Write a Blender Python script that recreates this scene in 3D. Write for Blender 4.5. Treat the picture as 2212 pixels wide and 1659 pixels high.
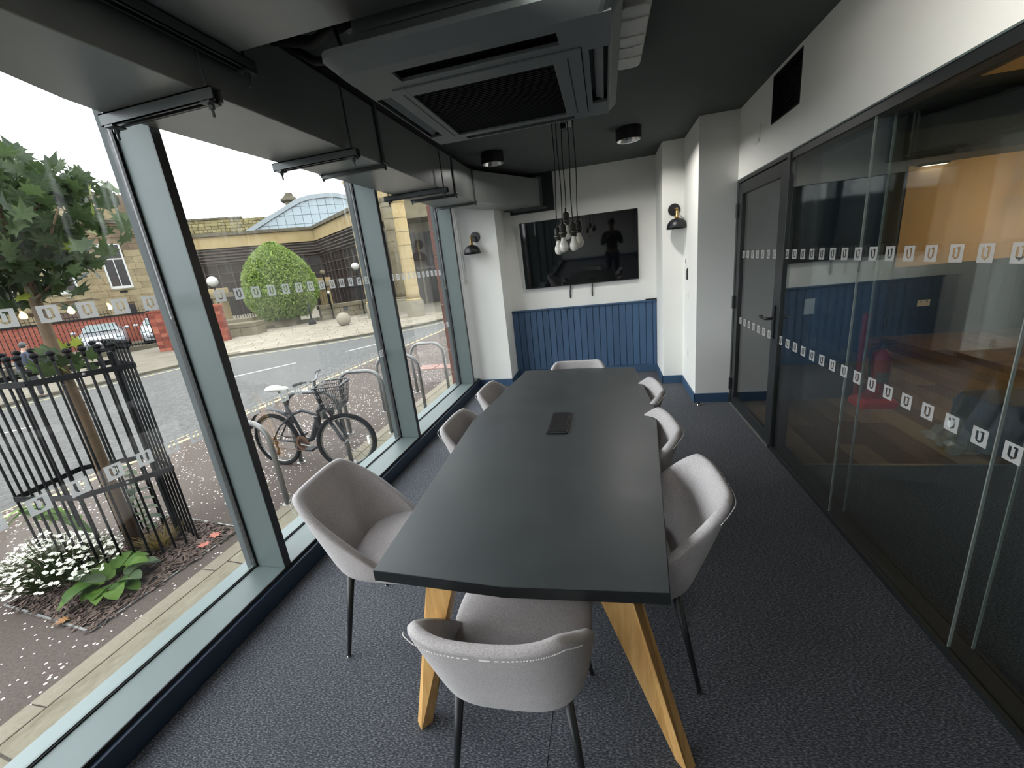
import bpy, math, random
from math import pi, sin, cos, radians, sqrt, atan2
from mathutils import Vector, Matrix, Euler
random.seed(11)
for _o in list(bpy.data.objects):
    bpy.data.objects.remove(_o)
SC = bpy.context.scene
COL = SC.collection

# ------------------------------------------------------------------ camera, sky, exposure
cam_d = bpy.data.cameras.new('camera')
cam_d.sensor_fit = 'HORIZONTAL'
cam_d.sensor_width = 36.0
cam_d.lens = 888.7 / 2212 * 36.0
cam_d.clip_start = 0.05
cam_d.clip_end = 400
cam = bpy.data.objects.new('camera', cam_d)
cam.location = (0, 0, 1.6)
cam.rotation_euler = Euler((radians(73.935), radians(6.1186), radians(12.2122)), 'XYZ')
COL.objects.link(cam)
SC.camera = cam

SKY = 7.0
world = bpy.data.worlds.new('overcast_sky')
SC.world = world
world.use_nodes = True
_nt = world.node_tree
_nt.nodes.clear()
_out = _nt.nodes.new('ShaderNodeOutputWorld')
_bg = _nt.nodes.new('ShaderNodeBackground')
_tc = _nt.nodes.new('ShaderNodeTexCoord')
_sx = _nt.nodes.new('ShaderNodeSeparateXYZ')
_rp = _nt.nodes.new('ShaderNodeValToRGB')
_nt.links.new(_tc.outputs['Generated'], _sx.inputs[0])
_nt.links.new(_sx.outputs['Z'], _rp.inputs[0])
_rp.color_ramp.elements[0].position = 0.0
_rp.color_ramp.elements[0].color = (0.84, 0.87, 0.90, 1)
_rp.color_ramp.elements[1].position = 1.0
_rp.color_ramp.elements[1].color = (1.0, 1.03, 1.07, 1)
_nt.links.new(_rp.outputs[0], _bg.inputs['Color'])
_bg.inputs['Strength'].default_value = SKY
_nt.links.new(_bg.outputs[0], _out.inputs['Surface'])

SC.view_settings.view_transform = 'Standard'
SC.view_settings.look = 'None'
SC.view_settings.exposure = 0.0
SC.view_settings.gamma = 1.0
SC.view_settings.use_curve_mapping = False
SC.cycles.transparent_max_bounces = 24
SC.cycles.max_bounces = 8
SC.cycles.diffuse_bounces = 5
SC.cycles.glossy_bounces = 4
SC.cycles.use_denoising = True
SC.cycles.caustics_reflective = False
SC.cycles.caustics_refractive = False
SC.cycles.sample_clamp_indirect = 4.0

# ------------------------------------------------------------------ materials
def S(r, g, b):
    f = lambda c: (c / 255 / 12.92) if c <= 10.3 else (((c / 255 + .055) / 1.055) ** 2.4)
    return (f(r), f(g), f(b))

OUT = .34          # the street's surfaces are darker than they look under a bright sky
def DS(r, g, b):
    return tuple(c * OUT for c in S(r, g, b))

class NT:
    def __init__(s, name):
        s.m = bpy.data.materials.new(name)
        s.m.use_nodes = True
        s.t = s.m.node_tree
        s.t.nodes.clear()
        s.out = s.n('ShaderNodeOutputMaterial')
    def n(s, kind, **kw):
        nd = s.t.nodes.new(kind)
        for k, v in kw.items():
            setattr(nd, k, v)
        return nd
    def l(s, a, b):
        s.t.links.new(a, b)
    def val(s, sock, v):
        if hasattr(v, 'is_output'):
            s.l(v, sock)
        else:
            sock.default_value = v
    def coord(s, kind='Object', scale=(1, 1, 1), rot=(0, 0, 0)):
        if kind == 'World':
            o = s.n('ShaderNodeNewGeometry').outputs['Position']
        else:
            o = s.n('ShaderNodeTexCoord').outputs[kind]
        mp = s.n('ShaderNodeMapping')
        mp.inputs['Scale'].default_value = scale
        mp.inputs['Rotation'].default_value = rot
        s.l(o, mp.inputs['Vector'])
        return mp.outputs[0]
    def noise(s, vec, scale, detail=3, rough=.55):
        nd = s.n('ShaderNodeTexNoise')
        nd.inputs['Scale'].default_value = scale
        nd.inputs['Detail'].default_value = detail
        nd.inputs['Roughness'].default_value = rough
        s.l(vec, nd.inputs['Vector'])
        return nd.outputs['Fac']
    def ramp(s, fac, stops, const=False):
        nd = s.n('ShaderNodeValToRGB')
        e = nd.color_ramp.elements
        while len(e) < len(stops):
            e.new(.5)
        for i, (p, c) in enumerate(stops):
            e[i].position = p
            e[i].color = (*c, 1) if len(c) == 3 else c
        if const:
            nd.color_ramp.interpolation = 'CONSTANT'
        s.l(fac, nd.inputs[0])
        return nd.outputs[0]
    def mix(s, fac, a, b, mode='MIX'):
        nd = s.n('ShaderNodeMix', data_type='RGBA', blend_type=mode)
        for sock, v in ((nd.inputs['Factor'], fac), (nd.inputs[6], a), (nd.inputs[7], b)):
            if hasattr(v, 'is_output'):
                s.l(v, sock)
            else:
                sock.default_value = v if not isinstance(v, tuple) else ((*v, 1) if len(v) == 3 else v)
        return nd.outputs[2]
    def math(s, op, a, b=0.0):
        nd = s.n('ShaderNodeMath', operation=op)
        s.val(nd.inputs[0], a)
        s.val(nd.inputs[1], b)
        return nd.outputs[0]
    def bump(s, h, strength=.3, dist=.01):
        nd = s.n('ShaderNodeBump')
        nd.inputs['Strength'].default_value = strength
        nd.inputs['Distance'].default_value = dist
        s.l(h, nd.inputs['Height'])
        return nd.outputs[0]
    def pbr(s, color, rough=.6, metal=0.0, spec=.5, normal=None, emit=None, estr=0, sheen=0, coat=0, ior=None):
        b = s.n('ShaderNodeBsdfPrincipled')
        s.val(b.inputs['Base Color'], color if hasattr(color, 'is_output') else (*color[:3], 1))
        s.val(b.inputs['Roughness'], rough)
        b.inputs['Metallic'].default_value = metal
        b.inputs['Specular IOR Level'].default_value = spec
        if ior: b.inputs['IOR'].default_value = ior
        if normal is not None: s.l(normal, b.inputs['Normal'])
        if emit: 
            b.inputs['Emission Color'].default_value = (*emit, 1)
            b.inputs['Emission Strength'].default_value = estr
        if sheen: b.inputs['Sheen Weight'].default_value = sheen
        if coat: b.inputs['Coat Weight'].default_value = coat
        s.l(b.outputs[0], s.out.inputs['Surface'])
        return s.m

def mat(name, rgb, rough=.6, metal=0.0, spec=.5, var=.08, scale=6.0, detail=3, stretch=(1, 1, 1), bump=0.0, bscale=None,
        kind='Object', rnd=0.0, emit=None, estr=0, sheen=0, coat=0, ior=None):
    """plain procedural surface: base colour with a soft noise variation, optional bump, optional per-object variation"""
    t = NT(name)
    v = t.coord(kind, stretch)
    f = t.noise(v, scale, detail)
    lo = tuple(c * (1 - var) for c in rgb)
    hi = tuple(min(1, c * (1 + var)) for c in rgb)
    c = t.ramp(f, [(.3, lo), (.7, hi)])
    if rnd:
        r = t.n('ShaderNodeObjectInfo').outputs['Random']
        k = t.ramp(r, [(0, (1 - rnd,) * 3), (1, (1 + rnd,) * 3)])
        c = t.mix(1.0, c, k, 'MULTIPLY')
    nrm = None
    if bump:
        nrm = t.bump(t.noise(v, bscale or scale * 4, 4), bump, .004)
    return t.pbr(c, rough, metal, spec, nrm, emit, estr, sheen, coat, ior)

# ------------------------------------------------------------------ mesh collector
class MB:
    def __init__(s):
        s.v = []
        s.f = []
    def add(s, vs, fs):
        k = len(s.v)
        s.v += [tuple(v) for v in vs]
        s.f += [tuple(i + k for i in f) for f in fs]
        return s
    def box(s, x0, x1, y0, y1, z0, z1):
        x0, x1 = min(x0, x1), max(x0, x1)
        y0, y1 = min(y0, y1), max(y0, y1)
        z0, z1 = min(z0, z1), max(z0, z1)
        return s.add([(x0, y0, z0), (x1, y0, z0), (x1, y1, z0), (x0, y1, z0), (x0, y0, z1), (x1, y0, z1), (x1, y1, z1), (x0, y1, z1)],
                     [(0, 3, 2, 1), (4, 5, 6, 7), (0, 1, 5, 4), (1, 2, 6, 5), (2, 3, 7, 6), (3, 0, 4, 7)])
    def obox(s, o, ax, ay, az):
        """box from corner o with edge vectors"""
        o, ax, ay, az = map(Vector, (o, ax, ay, az))
        if ax.cross(ay).dot(az) < 0:
            o = o + ax; ax = -ax
        P = [o, o + ax, o + ax + ay, o + ay]
        return s.add(P + [p + az for p in P], [(0, 3, 2, 1), (4, 5, 6, 7), (0, 1, 5, 4), (1, 2, 6, 5), (2, 3, 7, 6), (3, 0, 4, 7)])
    def prism(s, pts, z0, z1):
        n = len(pts)
        a = sum(pts[i][0] * pts[(i + 1) % n][1] - pts[(i + 1) % n][0] * pts[i][1] for i in range(n))
        if a < 0: pts = pts[::-1]
        vs = [(p[0], p[1], z0) for p in pts] + [(p[0], p[1], z1) for p in pts]
        fs = [tuple(range(n))[::-1], tuple(range(n, 2 * n))] + [(i, (i + 1) % n, n + (i + 1) % n, n + i) for i in range(n)]
        return s.add(vs, fs)
    def loft(s, rings, closed=True, cap0=True, cap1=True):
        n = len(rings[0])
        vs = [p for r in rings for p in r]
        fs = []
        for j in range(len(rings) - 1):
            for i in range(n if closed else n - 1):
                a, b = j * n + i, j * n + (i + 1) % n
                fs.append((a, b, b + n, a + n))
        if closed and cap0: fs.append(tuple(range(n))[::-1])
        if closed and cap1: fs.append(tuple(range((len(rings) - 1) * n, len(rings) * n)))
        return s.add(vs, fs)
    def tube(s, pts, r, n=8, loop=False):
        pts = [Vector(p) for p in pts]
        m = len(pts)
        rs = r if isinstance(r, (list, tuple)) else [r] * m
        rings = []
        up = None
        for i, p in enumerate(pts):
            if loop: d = pts[(i + 1) % m] - pts[i - 1]
            else: d = pts[min(i + 1, m - 1)] - pts[max(i - 1, 0)]
            d.normalize()
            if up is None:
                up = Vector((0, 0, 1)) if abs(d.z) < .9 else Vector((1, 0, 0))
            u = d.cross(up)
            if u.length < 1e-5: u = d.orthogonal()
            u.normalize()
            w = u.cross(d); w.normalize()
            up = w
            rings.append([p + (u * cos(2 * pi * k / n) + w * sin(2 * pi * k / n)) * rs[i] for k in range(n)])
        if loop:
            rings.append(rings[0])
            return s.loft(rings, True, False, False)
        return s.loft(rings)
    def cyl(s, p0, p1, r0, r1=None, n=12):
        return s.tube([p0, p1], [r0, r0 if r1 is None else r1], n)
    def lathe(s, prof, c=(0, 0, 0), n=20, axis='Z', rot=None, caps=True):
        rings = []
        for r, z in prof:
            ring = []
            for k in range(n):
                a = 2 * pi * k / n
                p = Vector((max(r, 1e-4) * cos(a), max(r, 1e-4) * sin(a), z))
                if axis == 'Y': p = Vector((p.x, -p.z, p.y))
                if axis == 'X': p = Vector((p.z, p.y, -p.x))
                if rot is not None: p = rot @ p
                ring.append(p + Vector(c))
            rings.append(ring)
        return s.loft(rings, True, caps, caps)
    def sphere(s, c, r, n=16, m=10, sq=(1, 1, 1)):
        c = Vector(c)
        rings = []
        for j in range(m + 1):
            t = -pi / 2 + pi * j / m
            rings.append([c + Vector((max(cos(t), 1e-3) * cos(2 * pi * k / n) * r * sq[0], max(cos(t), 1e-3) * sin(2 * pi * k / n) * r * sq[1], sin(t) * r * sq[2])) for k in range(n)])
        return s.loft(rings)
    def grid(s, fn, nu, nv):
        vs = [fn(i / nu, j / nv) for j in range(nv + 1) for i in range(nu + 1)]
        fs = [(j * (nu + 1) + i, j * (nu + 1) + i + 1, (j + 1) * (nu + 1) + i + 1, (j + 1) * (nu + 1) + i) for j in range(nv) for i in range(nu)]
        return s.add(vs, fs)
    def xf(s, M):
        s.v = [tuple(M @ Vector(v)) for v in s.v]
        return s
    def mesh(s, name, m, smooth=False):
        me = bpy.data.meshes.new(name)
        me.from_pydata(s.v, [], s.f)
        if m: me.materials.append(m)
        if smooth:
            me.polygons.foreach_set('use_smooth', [True] * len(me.polygons))
        me.update()
        return me

def wloc(o):
    v = Vector((0, 0, 0))
    while o is not None:
        v += o.location
        o = o.parent
    return v

def put(name, data, parent=None, loc=(0, 0, 0), rotz=0, **props):
    o = bpy.data.objects.new(name, data)
    o.location = loc
    if rotz: o.rotation_euler = (0, 0, rotz)
    if parent is not None: o.parent = parent
    COL.objects.link(o)
    for k, v in props.items():
        o[k] = v
    return o

def obj(name, mb, m, parent=None, smooth=False, world=False, bevel=0, seg=2, sub=0, solid=0, autosm=0, **props):
    """link a collected mesh as ONE object; world=True: the coordinates are world ones although it has a parent"""
    if world and parent is not None:
        w = wloc(parent)
        mb.v = [(v[0] - w.x, v[1] - w.y, v[2] - w.z) for v in mb.v]
    o = put(name, mb.mesh(name, m, smooth), parent, **props)
    if solid:
        md = o.modifiers.new('s', 'SOLIDIFY'); md.thickness = solid; md.offset = 0
    if bevel:
        md = o.modifiers.new('b', 'BEVEL'); md.width = bevel; md.segments = seg; md.limit_method = 'ANGLE'; md.angle_limit = radians(40)
    if sub:
        md = o.modifiers.new('u', 'SUBSURF'); md.levels = sub; md.render_levels = sub
    return o

def thing(name, label, cat, loc=(0, 0, 0), rotz=0, group=None):
    o = put(name, None, None, loc, rotz, label=label, category=cat)
    if group: o['group'] = group
    return o

def tag(o, label, cat, group=None):
    o['label'] = label
    o['category'] = cat
    if group: o['group'] = group
    return o

def struct(name, mb=None, m=None, loc=(0, 0, 0), label=None, **kw):
    if mb is None:
        o = put(name, None, None, loc)
    else:
        o = obj(name, mb, m, **kw)
    o['kind'] = 'structure'
    if label: o['label'] = label
    return o

def dup(root, loc=None, rotz=None, label=None):
    r = root.copy(); COL.objects.link(r)
    if loc is not None: r.location = loc
    if rotz is not None: r.rotation_euler = (0, 0, rotz)
    if label: r['label'] = label
    for ch in list(root.children):
        c = ch.copy(); COL.objects.link(c); c.parent = r
        for g in ch.children:
            d = g.copy(); COL.objects.link(d); d.parent = c
    return r
# ------------------------------------------------------------------ material library
M = {}
M['white_paint'] = mat('white_paint', S(238, 238, 233), .75, spec=.3, var=.02, scale=2, bump=.05, bscale=160)
M['ceiling_paint'] = mat('charcoal_ceiling_paint', S(88, 92, 90), .85, spec=.25, var=.05, scale=3, bump=.05, bscale=120)
M['blue_paint'] = mat('blue_painted_wood', S(66, 92, 122), .5, spec=.4, var=.05, scale=4, rnd=.10)
M['blue_dark'] = mat('blue_painted_skirting', S(60, 86, 114), .5, spec=.4, var=.04)
M['plinth'] = mat('navy_plinth_board', S(38, 52, 70), .4, spec=.5, var=.05)
M['navy_wall'] = mat('navy_wall_paint', S(42, 56, 68), .6, spec=.4, var=.05, rnd=.08)
M['duct'] = mat('dark_grey_duct_paint', S(150, 154, 152), .38, .6, .7, var=.05, scale=3)
M['joint'] = mat('clear_joint_strip', S(120, 128, 124), .25, spec=.6, var=.05)
M['strut'] = mat('grey_steel_strut', S(84, 88, 88), .4, .3, .5, var=.08)
M['ac'] = mat('charcoal_plastic', S(104, 110, 111), .5, spec=.5, var=.03)
M['ac_dark'] = mat('black_slot_plastic', S(22, 24, 26), .6, spec=.4, var=.05)
M['black_metal'] = mat('black_powder_coat', S(24, 26, 28), .4, spec=.5, var=.08, scale=20)
M['black_frame'] = mat('black_door_frame', S(36, 39, 40), .38, spec=.55, var=.06)
M['alu'] = mat('grey_aluminium', S(96, 107, 106), .45, .1, .35, var=.03, scale=3)
M['gasket'] = mat('black_rubber_gasket', S(30, 32, 33), .6, spec=.4, var=.05)
M['screen'] = mat('glossy_screen', S(8, 9, 10), .035, spec=.75, var=.05)
M['brass'] = mat('aged_brass', S(170, 140, 92), .35, .9, .5, var=.1)
M['chrome'] = mat('bright_chrome', S(215, 215, 212), .15, 1.0, .5, var=.03)
M['white_plastic'] = mat('white_plastic', S(238, 238, 233), .4, spec=.5, var=.02)
M['clear_plastic'] = mat('milky_plastic', S(190, 190, 184), .35, spec=.5, var=.12, scale=9)
M['bulb'] = mat('frosted_bulb_glass', S(238, 235, 224), .18, spec=.6, var=.02, coat=.4)
M['cord'] = mat('black_fabric_cord', S(20, 20, 22), .8, var=.1)
M['pewter'] = mat('dark_pewter_lampholder', S(74, 72, 68), .35, .7, .5, var=.15, scale=30)
M['red'] = mat('red_enamel', S(132, 22, 36), .4, spec=.4, var=.05)
M['red_base'] = mat('bright_red_plastic', S(190, 36, 48), .45, spec=.4, var=.05)
M['cap'] = mat('mid_grey_pressure_cap', S(78, 83, 84), .7, spec=.15, var=.05)
M['brown_edge'] = mat('black_table_edge', S(26, 29, 30), .4, spec=.5, var=.05)
M['dark_plastic'] = mat('black_plastic', S(20, 21, 22), .35, spec=.5, var=.05)

def m_carpet():
    t = NT('charcoal_loop_carpet')
    v = t.coord('World', (90, 260, 120))
    f = t.noise(v, 1.0, 3, .6)
    v2 = t.coord('World', (2, 2, 2))
    g = t.noise(v2, 1.0, 3)
    c = t.ramp(f, [(.33, S(36, 38, 43)), (.5, S(70, 73, 79)), (.68, S(128, 130, 136))])
    c = t.mix(t.ramp(g, [(.3, (0,) * 3), (.7, (.25,) * 3)]), c, S(40, 42, 46))
    f2 = t.noise(t.coord('World', (160, 320, 200)), 1.0, 2)
    return t.pbr(c, .95, 0, .15, t.bump(f2, .6, .004), sheen=.1)
M['carpet'] = m_carpet()

def m_fabric():
    t = NT('warm_grey_wool_felt')
    v = t.coord('Object', (1, 1, 1))
    f = t.noise(v, 260, 3, .7)
    g = t.noise(v, 8, 2)
    c = t.ramp(f, [(.3, S(152, 147, 147)), (.7, S(210, 205, 205))])
    c = t.mix(.25, c, t.ramp(g, [(.3, S(164, 160, 160)), (.7, S(194, 189, 189))]))
    return t.pbr(c, .9, 0, .2, t.bump(f, .25, .002), sheen=.25)
M['fabric'] = m_fabric()
M['thread'] = mat('pale_stitching_thread', S(214, 210, 208), .8, var=.05)

def m_oak():
    t = NT('honey_oak')
    v = t.coord('Object', (1, 1, .09))
    f = t.noise(v, 34, 4, .6)
    v2 = t.coord('Object', (1, 1, .035))
    g = t.noise(v2, 90, 3, .7)
    k = t.mix(.4, f, g)
    c = t.ramp(k, [(.3, S(184, 138, 80)), (.5, S(208, 164, 102)), (.7, S(226, 188, 126))])
    return t.pbr(c, .5, 0, .4, t.bump(f, .1, .002))
M['oak'] = m_oak()

def m_laminate():
    t = NT('charcoal_laminate')
    v = t.coord('Object', (1, 1, 1))
    f = t.noise(v, 5, 4)
    g = t.noise(v, 300, 2)
    c = t.ramp(f, [(.3, S(48, 53, 55)), (.7, S(55, 60, 62))])
    sp = t.ramp(g, [(.72, (0,) * 3), (.76, (.35,) * 3)])
    c = t.mix(sp, c, S(96, 100, 102))
    # a worn smear near the far end
    d = t.coord('Object', (1, 1, 1))
    vd = t.n('ShaderNodeVectorMath', operation='DISTANCE')
    t.l(d, vd.inputs[0]); vd.inputs[1].default_value = (.05, .62, .0)
    wv = t.math('ADD', vd.outputs['Value'], t.math('MULTIPLY', t.noise(v, 3.2, 2), .22))
    ring = t.ramp(wv, [(.26, (0,) * 3), (.285, (.5,) * 3), (.31, (0,) * 3)])
    ring = t.mix(1.0, ring, t.ramp(t.noise(v, 9, 3), [(.45, (0,) * 3), (.6, (1,) * 3)]), 'MULTIPLY')
    c = t.mix(ring, c, S(30, 33, 34))
    r = t.ramp(f, [(.3, (.40,) * 3), (.7, (.46,) * 3)])
    return t.pbr(c, r, 0, .5, None)
M['laminate'] = m_laminate()

def glass_mat(name, tint, ior=1.5, dirt=0.0):
    t = NT(name)
    geo = t.n('ShaderNodeNewGeometry')
    back = geo.outputs['Backfacing']
    fr = t.n('ShaderNodeFresnel')
    # same reflectance on the entering and the leaving face of a flat pane
    e = t.math('ADD', ior, t.math('MULTIPLY', back, 1 / ior - ior))
    t.l(e, fr.inputs['IOR'])
    tr = t.n('ShaderNodeBsdfTransparent'); tr.inputs['Color'].default_value = (*tint, 1)
    gl = t.n('ShaderNodeBsdfGlossy'); gl.inputs['Roughness'].default_value = 0.0
    gl.inputs['Color'].default_value = (1, 1, 1, 1)
    mx = t.n('ShaderNodeMixShader')
    t.l(fr.outputs[0], mx.inputs[0]); t.l(tr.outputs[0], mx.inputs[1]); t.l(gl.outputs[0], mx.inputs[2])
    last = mx.outputs[0]
    if dirt:
        v = t.coord('World', (1, 26, 1.6))
        s1 = t.noise(v, 1.0, 4, .65)
        v2 = t.coord('World', (1, 1.3, 1.1))
        s2 = t.noise(v2, 1.0, 3)
        sz = t.n('ShaderNodeSeparateXYZ'); t.l(geo.outputs['Position'], sz.inputs[0])
        hz = t.ramp(t.math('MULTIPLY', sz.outputs['Z'], .4), [(.55, (.03,) * 3), (.85, (1,) * 3)])
        k = t.mix(1.0, t.ramp(s1, [(.56, (0,) * 3), (.74, (1,) * 3)]), t.ramp(s2, [(.42, (0,) * 3), (.62, (1,) * 3)]), 'MULTIPLY')
        k = t.mix(1.0, k, hz, 'MULTIPLY')
        k = t.math('MULTIPLY', k, dirt)
        tl = t.n('ShaderNodeBsdfTranslucent'); tl.inputs['Color'].default_value = (.9, .92, .93, 1)
        m2 = t.n('ShaderNodeMixShader')
        t.l(k, m2.inputs[0]); t.l(last, m2.inputs[1]); t.l(tl.outputs[0], m2.inputs[2])
        last = m2.outputs[0]
    t.l(last, t.out.inputs['Surface'])
    return t.m
M['glass'] = glass_mat('clear_window_glass', (.965, .975, .972), 1.5, .13)
M['glass_in'] = glass_mat('clear_partition_glass', (.93, .955, .945), 1.55)

def m_decal():
    t = NT('frosted_vinyl')
    d = t.n('ShaderNodeBsdfDiffuse'); d.inputs['Color'].default_value = (.80, .81, .80, 1)
    tl = t.n('ShaderNodeBsdfTranslucent'); tl.inputs['Color'].default_value = (.30, .31, .31, 1)
    tr = t.n('ShaderNodeBsdfTransparent')
    f = t.noise(t.coord('World', (1, 1, 1)), 40, 2)
    m1 = t.n('ShaderNodeMixShader'); t.l(t.ramp(f, [(.3, (.52,) * 3), (.7, (.58,) * 3)]), m1.inputs[0])
    t.l(d.outputs[0], m1.inputs[1]); t.l(tl.outputs[0], m1.inputs[2])
    m2 = t.n('ShaderNodeMixShader'); m2.inputs[0].default_value = .12
    t.l(m1.outputs[0], m2.inputs[1]); t.l(tr.outputs[0], m2.inputs[2])
    t.l(m2.outputs[0], t.out.inputs['Surface'])
    return t.m
M['decal'] = m_decal()

def m_floorwood():
    t = NT('brown_wood_plank')
    v = t.coord('Object', (18, 1.2, 1))
    f = t.noise(v, 1.6, 4, .6)
    r = t.n('ShaderNodeObjectInfo').outputs['Random']
    k = t.mix(.55, f, r)
    c = t.ramp(k, [(.25, S(84, 62, 44)), (.5, S(122, 98, 72)), (.75, S(150, 126, 96))])
    return t.pbr(c, .42, 0, .5, t.bump(f, .08, .002))
M['plank'] = m_floorwood()
M['warm_wall'] = mat('cream_wall_paint', S(214, 186, 146), .7, spec=.3, var=.03)
M['trim_metal'] = mat('brushed_metal_trim', S(190, 188, 180), .3, .8, .5, var=.05)
M['warm_bulb'] = mat('lit_warm_bulb', S(255, 205, 110), .4, var=.02, emit=(1.0, .62, .24), estr=120)
# ================================================================== ROOM SHELL
XR, XL, YB, ZC, YF = 1.20, -1.775, 5.79, 2.69, -7.6
fl = struct('floor', MB().box(-1.98, 1.29, YF, YB, -.12, -.012), M['carpet'])
obj('carpet_strip', MB().box(XL, -.2572, YF, YB, -.012, 0), M['carpet'], fl)
obj('carpet_strip', MB().box(-.2548, XR, YF, YB, -.012, 0), M['carpet'], fl)
struct('ceiling', MB().box(-2.0, 1.32, YF, YB + .1, ZC, ZC + .12), M['ceiling_paint'])
# back wall with the boarded blue dado
wb = struct('wall_back', MB().box(-1.45, .75, YB, YB + .12, 0, ZC), M['white_paint'])
bw = .0868
n = 23
x = -1.32
for i in range(n):
    x1 = min(x + bw, .639)
    b = MB().box(x + .0035, x1 - .0035, YB - .022, YB, .10, .952)
    obj('board', b, M['blue_paint'], wb, bevel=.004, seg=1)
    x = x1
obj('board_backing', MB().box(-1.32, .639, YB - .008, YB, 0, .955), M['blue_dark'], wb)
obj('dado_cap', MB().box(-1.32, .639, YB - .042, YB, .952, .974), M['blue_dark'], wb, bevel=.004)
# piers
pl = struct('wall_left', MB().box(-1.985, -1.32, 5.36, YB + .12, 0, ZC), M['white_paint'], bevel=.003)
pr = struct('wall_right', MB().prism([(.64, YB + .12), (.64, 5.17), (.866, 5.17), (.866, 4.44), (1.31, 4.44), (1.31, YB + .12)], 0, ZC), M['white_paint'], bevel=.003)
# lintel wall above the glazed partition
wv = MB()
wv.box(XR, 1.31, YF, 3.228, 2.12, ZC).box(XR, 1.31, 3.692, 4.44, 2.12, ZC).box(XR, 1.31, 3.228, 3.692, 2.12, 2.362).box(XR, 1.31, 3.228, 3.692, 2.664, ZC)
struct('wall_lintel', wv, M['white_paint'])
obj('edge_bead', MB().box(XR - .002, XR + .03, YF, 4.44, 2.112, 2.12), M['alu'], bpy.data.objects['wall_lintel'])
struct('wall_front', MB().box(-2.0, 1.31, YF - .12, YF, 0, ZC), M['white_paint'])
# skirting boards
def base(name, *boxes):
    m = MB()
    for b in boxes: m.box(*b)
    return struct(name, m, M['blue_dark'], bevel=.003)
base('baseboard_back', (-1.32, .64, YB - .03, YB - .022, 0, .10))
base('baseboard_left', (-1.80, -1.308, 5.348, 5.36, 0, .10), (-1.32, -1.308, 5.348, YB, 0, .10))
base('baseboard_right', (.628, .64, 5.158, YB - .03, 0, .10), (.628, .878, 5.158, 5.17, 0, .10), (.854, .866, 4.428, 5.17, 0, .10), (.854, 1.19, 4.428, 4.44, 0, .10))
base('baseboard_front', (-1.775, XR, YF, YF + .012, 0, .10))

# ------------------------------------------------------------------ window wall
W = struct('window_1')
MY = [1.592 + 1.765 * k for k in (-5, -4, -3, -2, -1, 0, 1, 2)]          # mullion centres
obj('plinth', MB().box(-1.83, XL, YF, 5.36, 0, .108), M['plinth'], W, bevel=.003)
obj('plinth_shadow_gap', MB().box(-1.83, -1.800, YF, 5.36, .108, .118), M['gasket'], W)
obj('bottom_rail', MB().box(-1.985, -1.800, YF, 5.36, .06, .128), M['alu'], W, bevel=.002)
obj('rail_edge', MB().box(-1.800, -1.796, YF, 5.36, .104, .1275), M['gasket'], W)
obj('gasket_bottom', MB().box(-2.012, -1.985, YF, 5.36, .06, .134), M['gasket'], W)
obj('outer_bead', MB().box(-2.005, -1.992, YF, 5.36, .134, .139), M['alu'], W)
obj('outer_sill', MB().add([(-2.012, YF, .118), (-2.14, YF, .098), (-2.14, 5.36, .098), (-2.012, 5.36, .118), (-2.012, YF, -.35), (-2.14, YF, -.35), (-2.14, 5.36, -.35), (-2.012, 5.36, -.35)],
    [(0, 3, 2, 1), (4, 5, 6, 7), (0, 1, 5, 4), (1, 2, 6, 5), (2, 3, 7, 6), (3, 0, 4, 7)]), M['alu'], W)
obj('top_rail', MB().box(-2.03, -1.80, YF, 5.36, 2.44, ZC), M['alu'], W)
for y in MY:
    m = obj('mullion', MB().box(-1.978, -1.80, y - .0215, y + .0215, .128, 2.44), M['alu'], W, bevel=.002)
    obj('inner_shade_strip', MB().box(-1.80, -1.797, y - .0215, y + .0215, .128, 2.44), M['black_frame'], m)  # shade of the unlit room-facing side put into a black strip
    obj('gasket', MB().box(-2.008, -1.978, y - .033, y + .036, .128, 2.44), M['gasket'], m)
    obj('outer_cap', MB().box(-2.05, -2.008, y - .028, y + .028, .10, 2.44), M['cap'], m)
# decal mesh: square of frosted vinyl with the U-shaped emblem cut out of it
def decal_mesh():
    N = 20
    cell = .062 / N
    mb = MB()
    def cut(u, v):      # u to the viewer's right, v up, 0..16
        if 4.1 <= u <= 6.0 and 6.6 <= v <= 12.6: return True
        if 10.0 <= u <= 11.9 and 6.6 <= v <= 13.4: return True
        r = sqrt((u - 8) ** 2 + (v - 6.6) ** 2)
        if v < 6.6 and 2.0 <= r <= 3.9: return True
        return 8.4 <= u <= 11.9 and 11.9 <= v <= 13.4
    idx = {}
    def vid(i, j):
        if (i, j) not in idx:
            idx[(i, j)] = len(mb.v)
            mb.v.append((0, (i - N / 2) * cell, (j - N / 2) * cell))
        return idx[(i, j)]
    for i in range(N):
        for j in range(N):
            if not cut((i + .5) * 16 / N, (j + .5) * 16 / N):
                mb.f.append((vid(i, j), vid(i + 1, j), vid(i + 1, j + 1), vid(i, j + 1)))
    return mb.mesh('decal', M['decal'])
DEC = decal_mesh()
def decals(parent, x, ys, z, flip=False):
    w = wloc(parent)
    for y in ys:
        o = put('decal', DEC, parent, Vector((x, y, z)) - w)
        if flip: o.rotation_euler = (0, 0, pi)
edges = [YF] + MY + [5.36]
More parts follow.
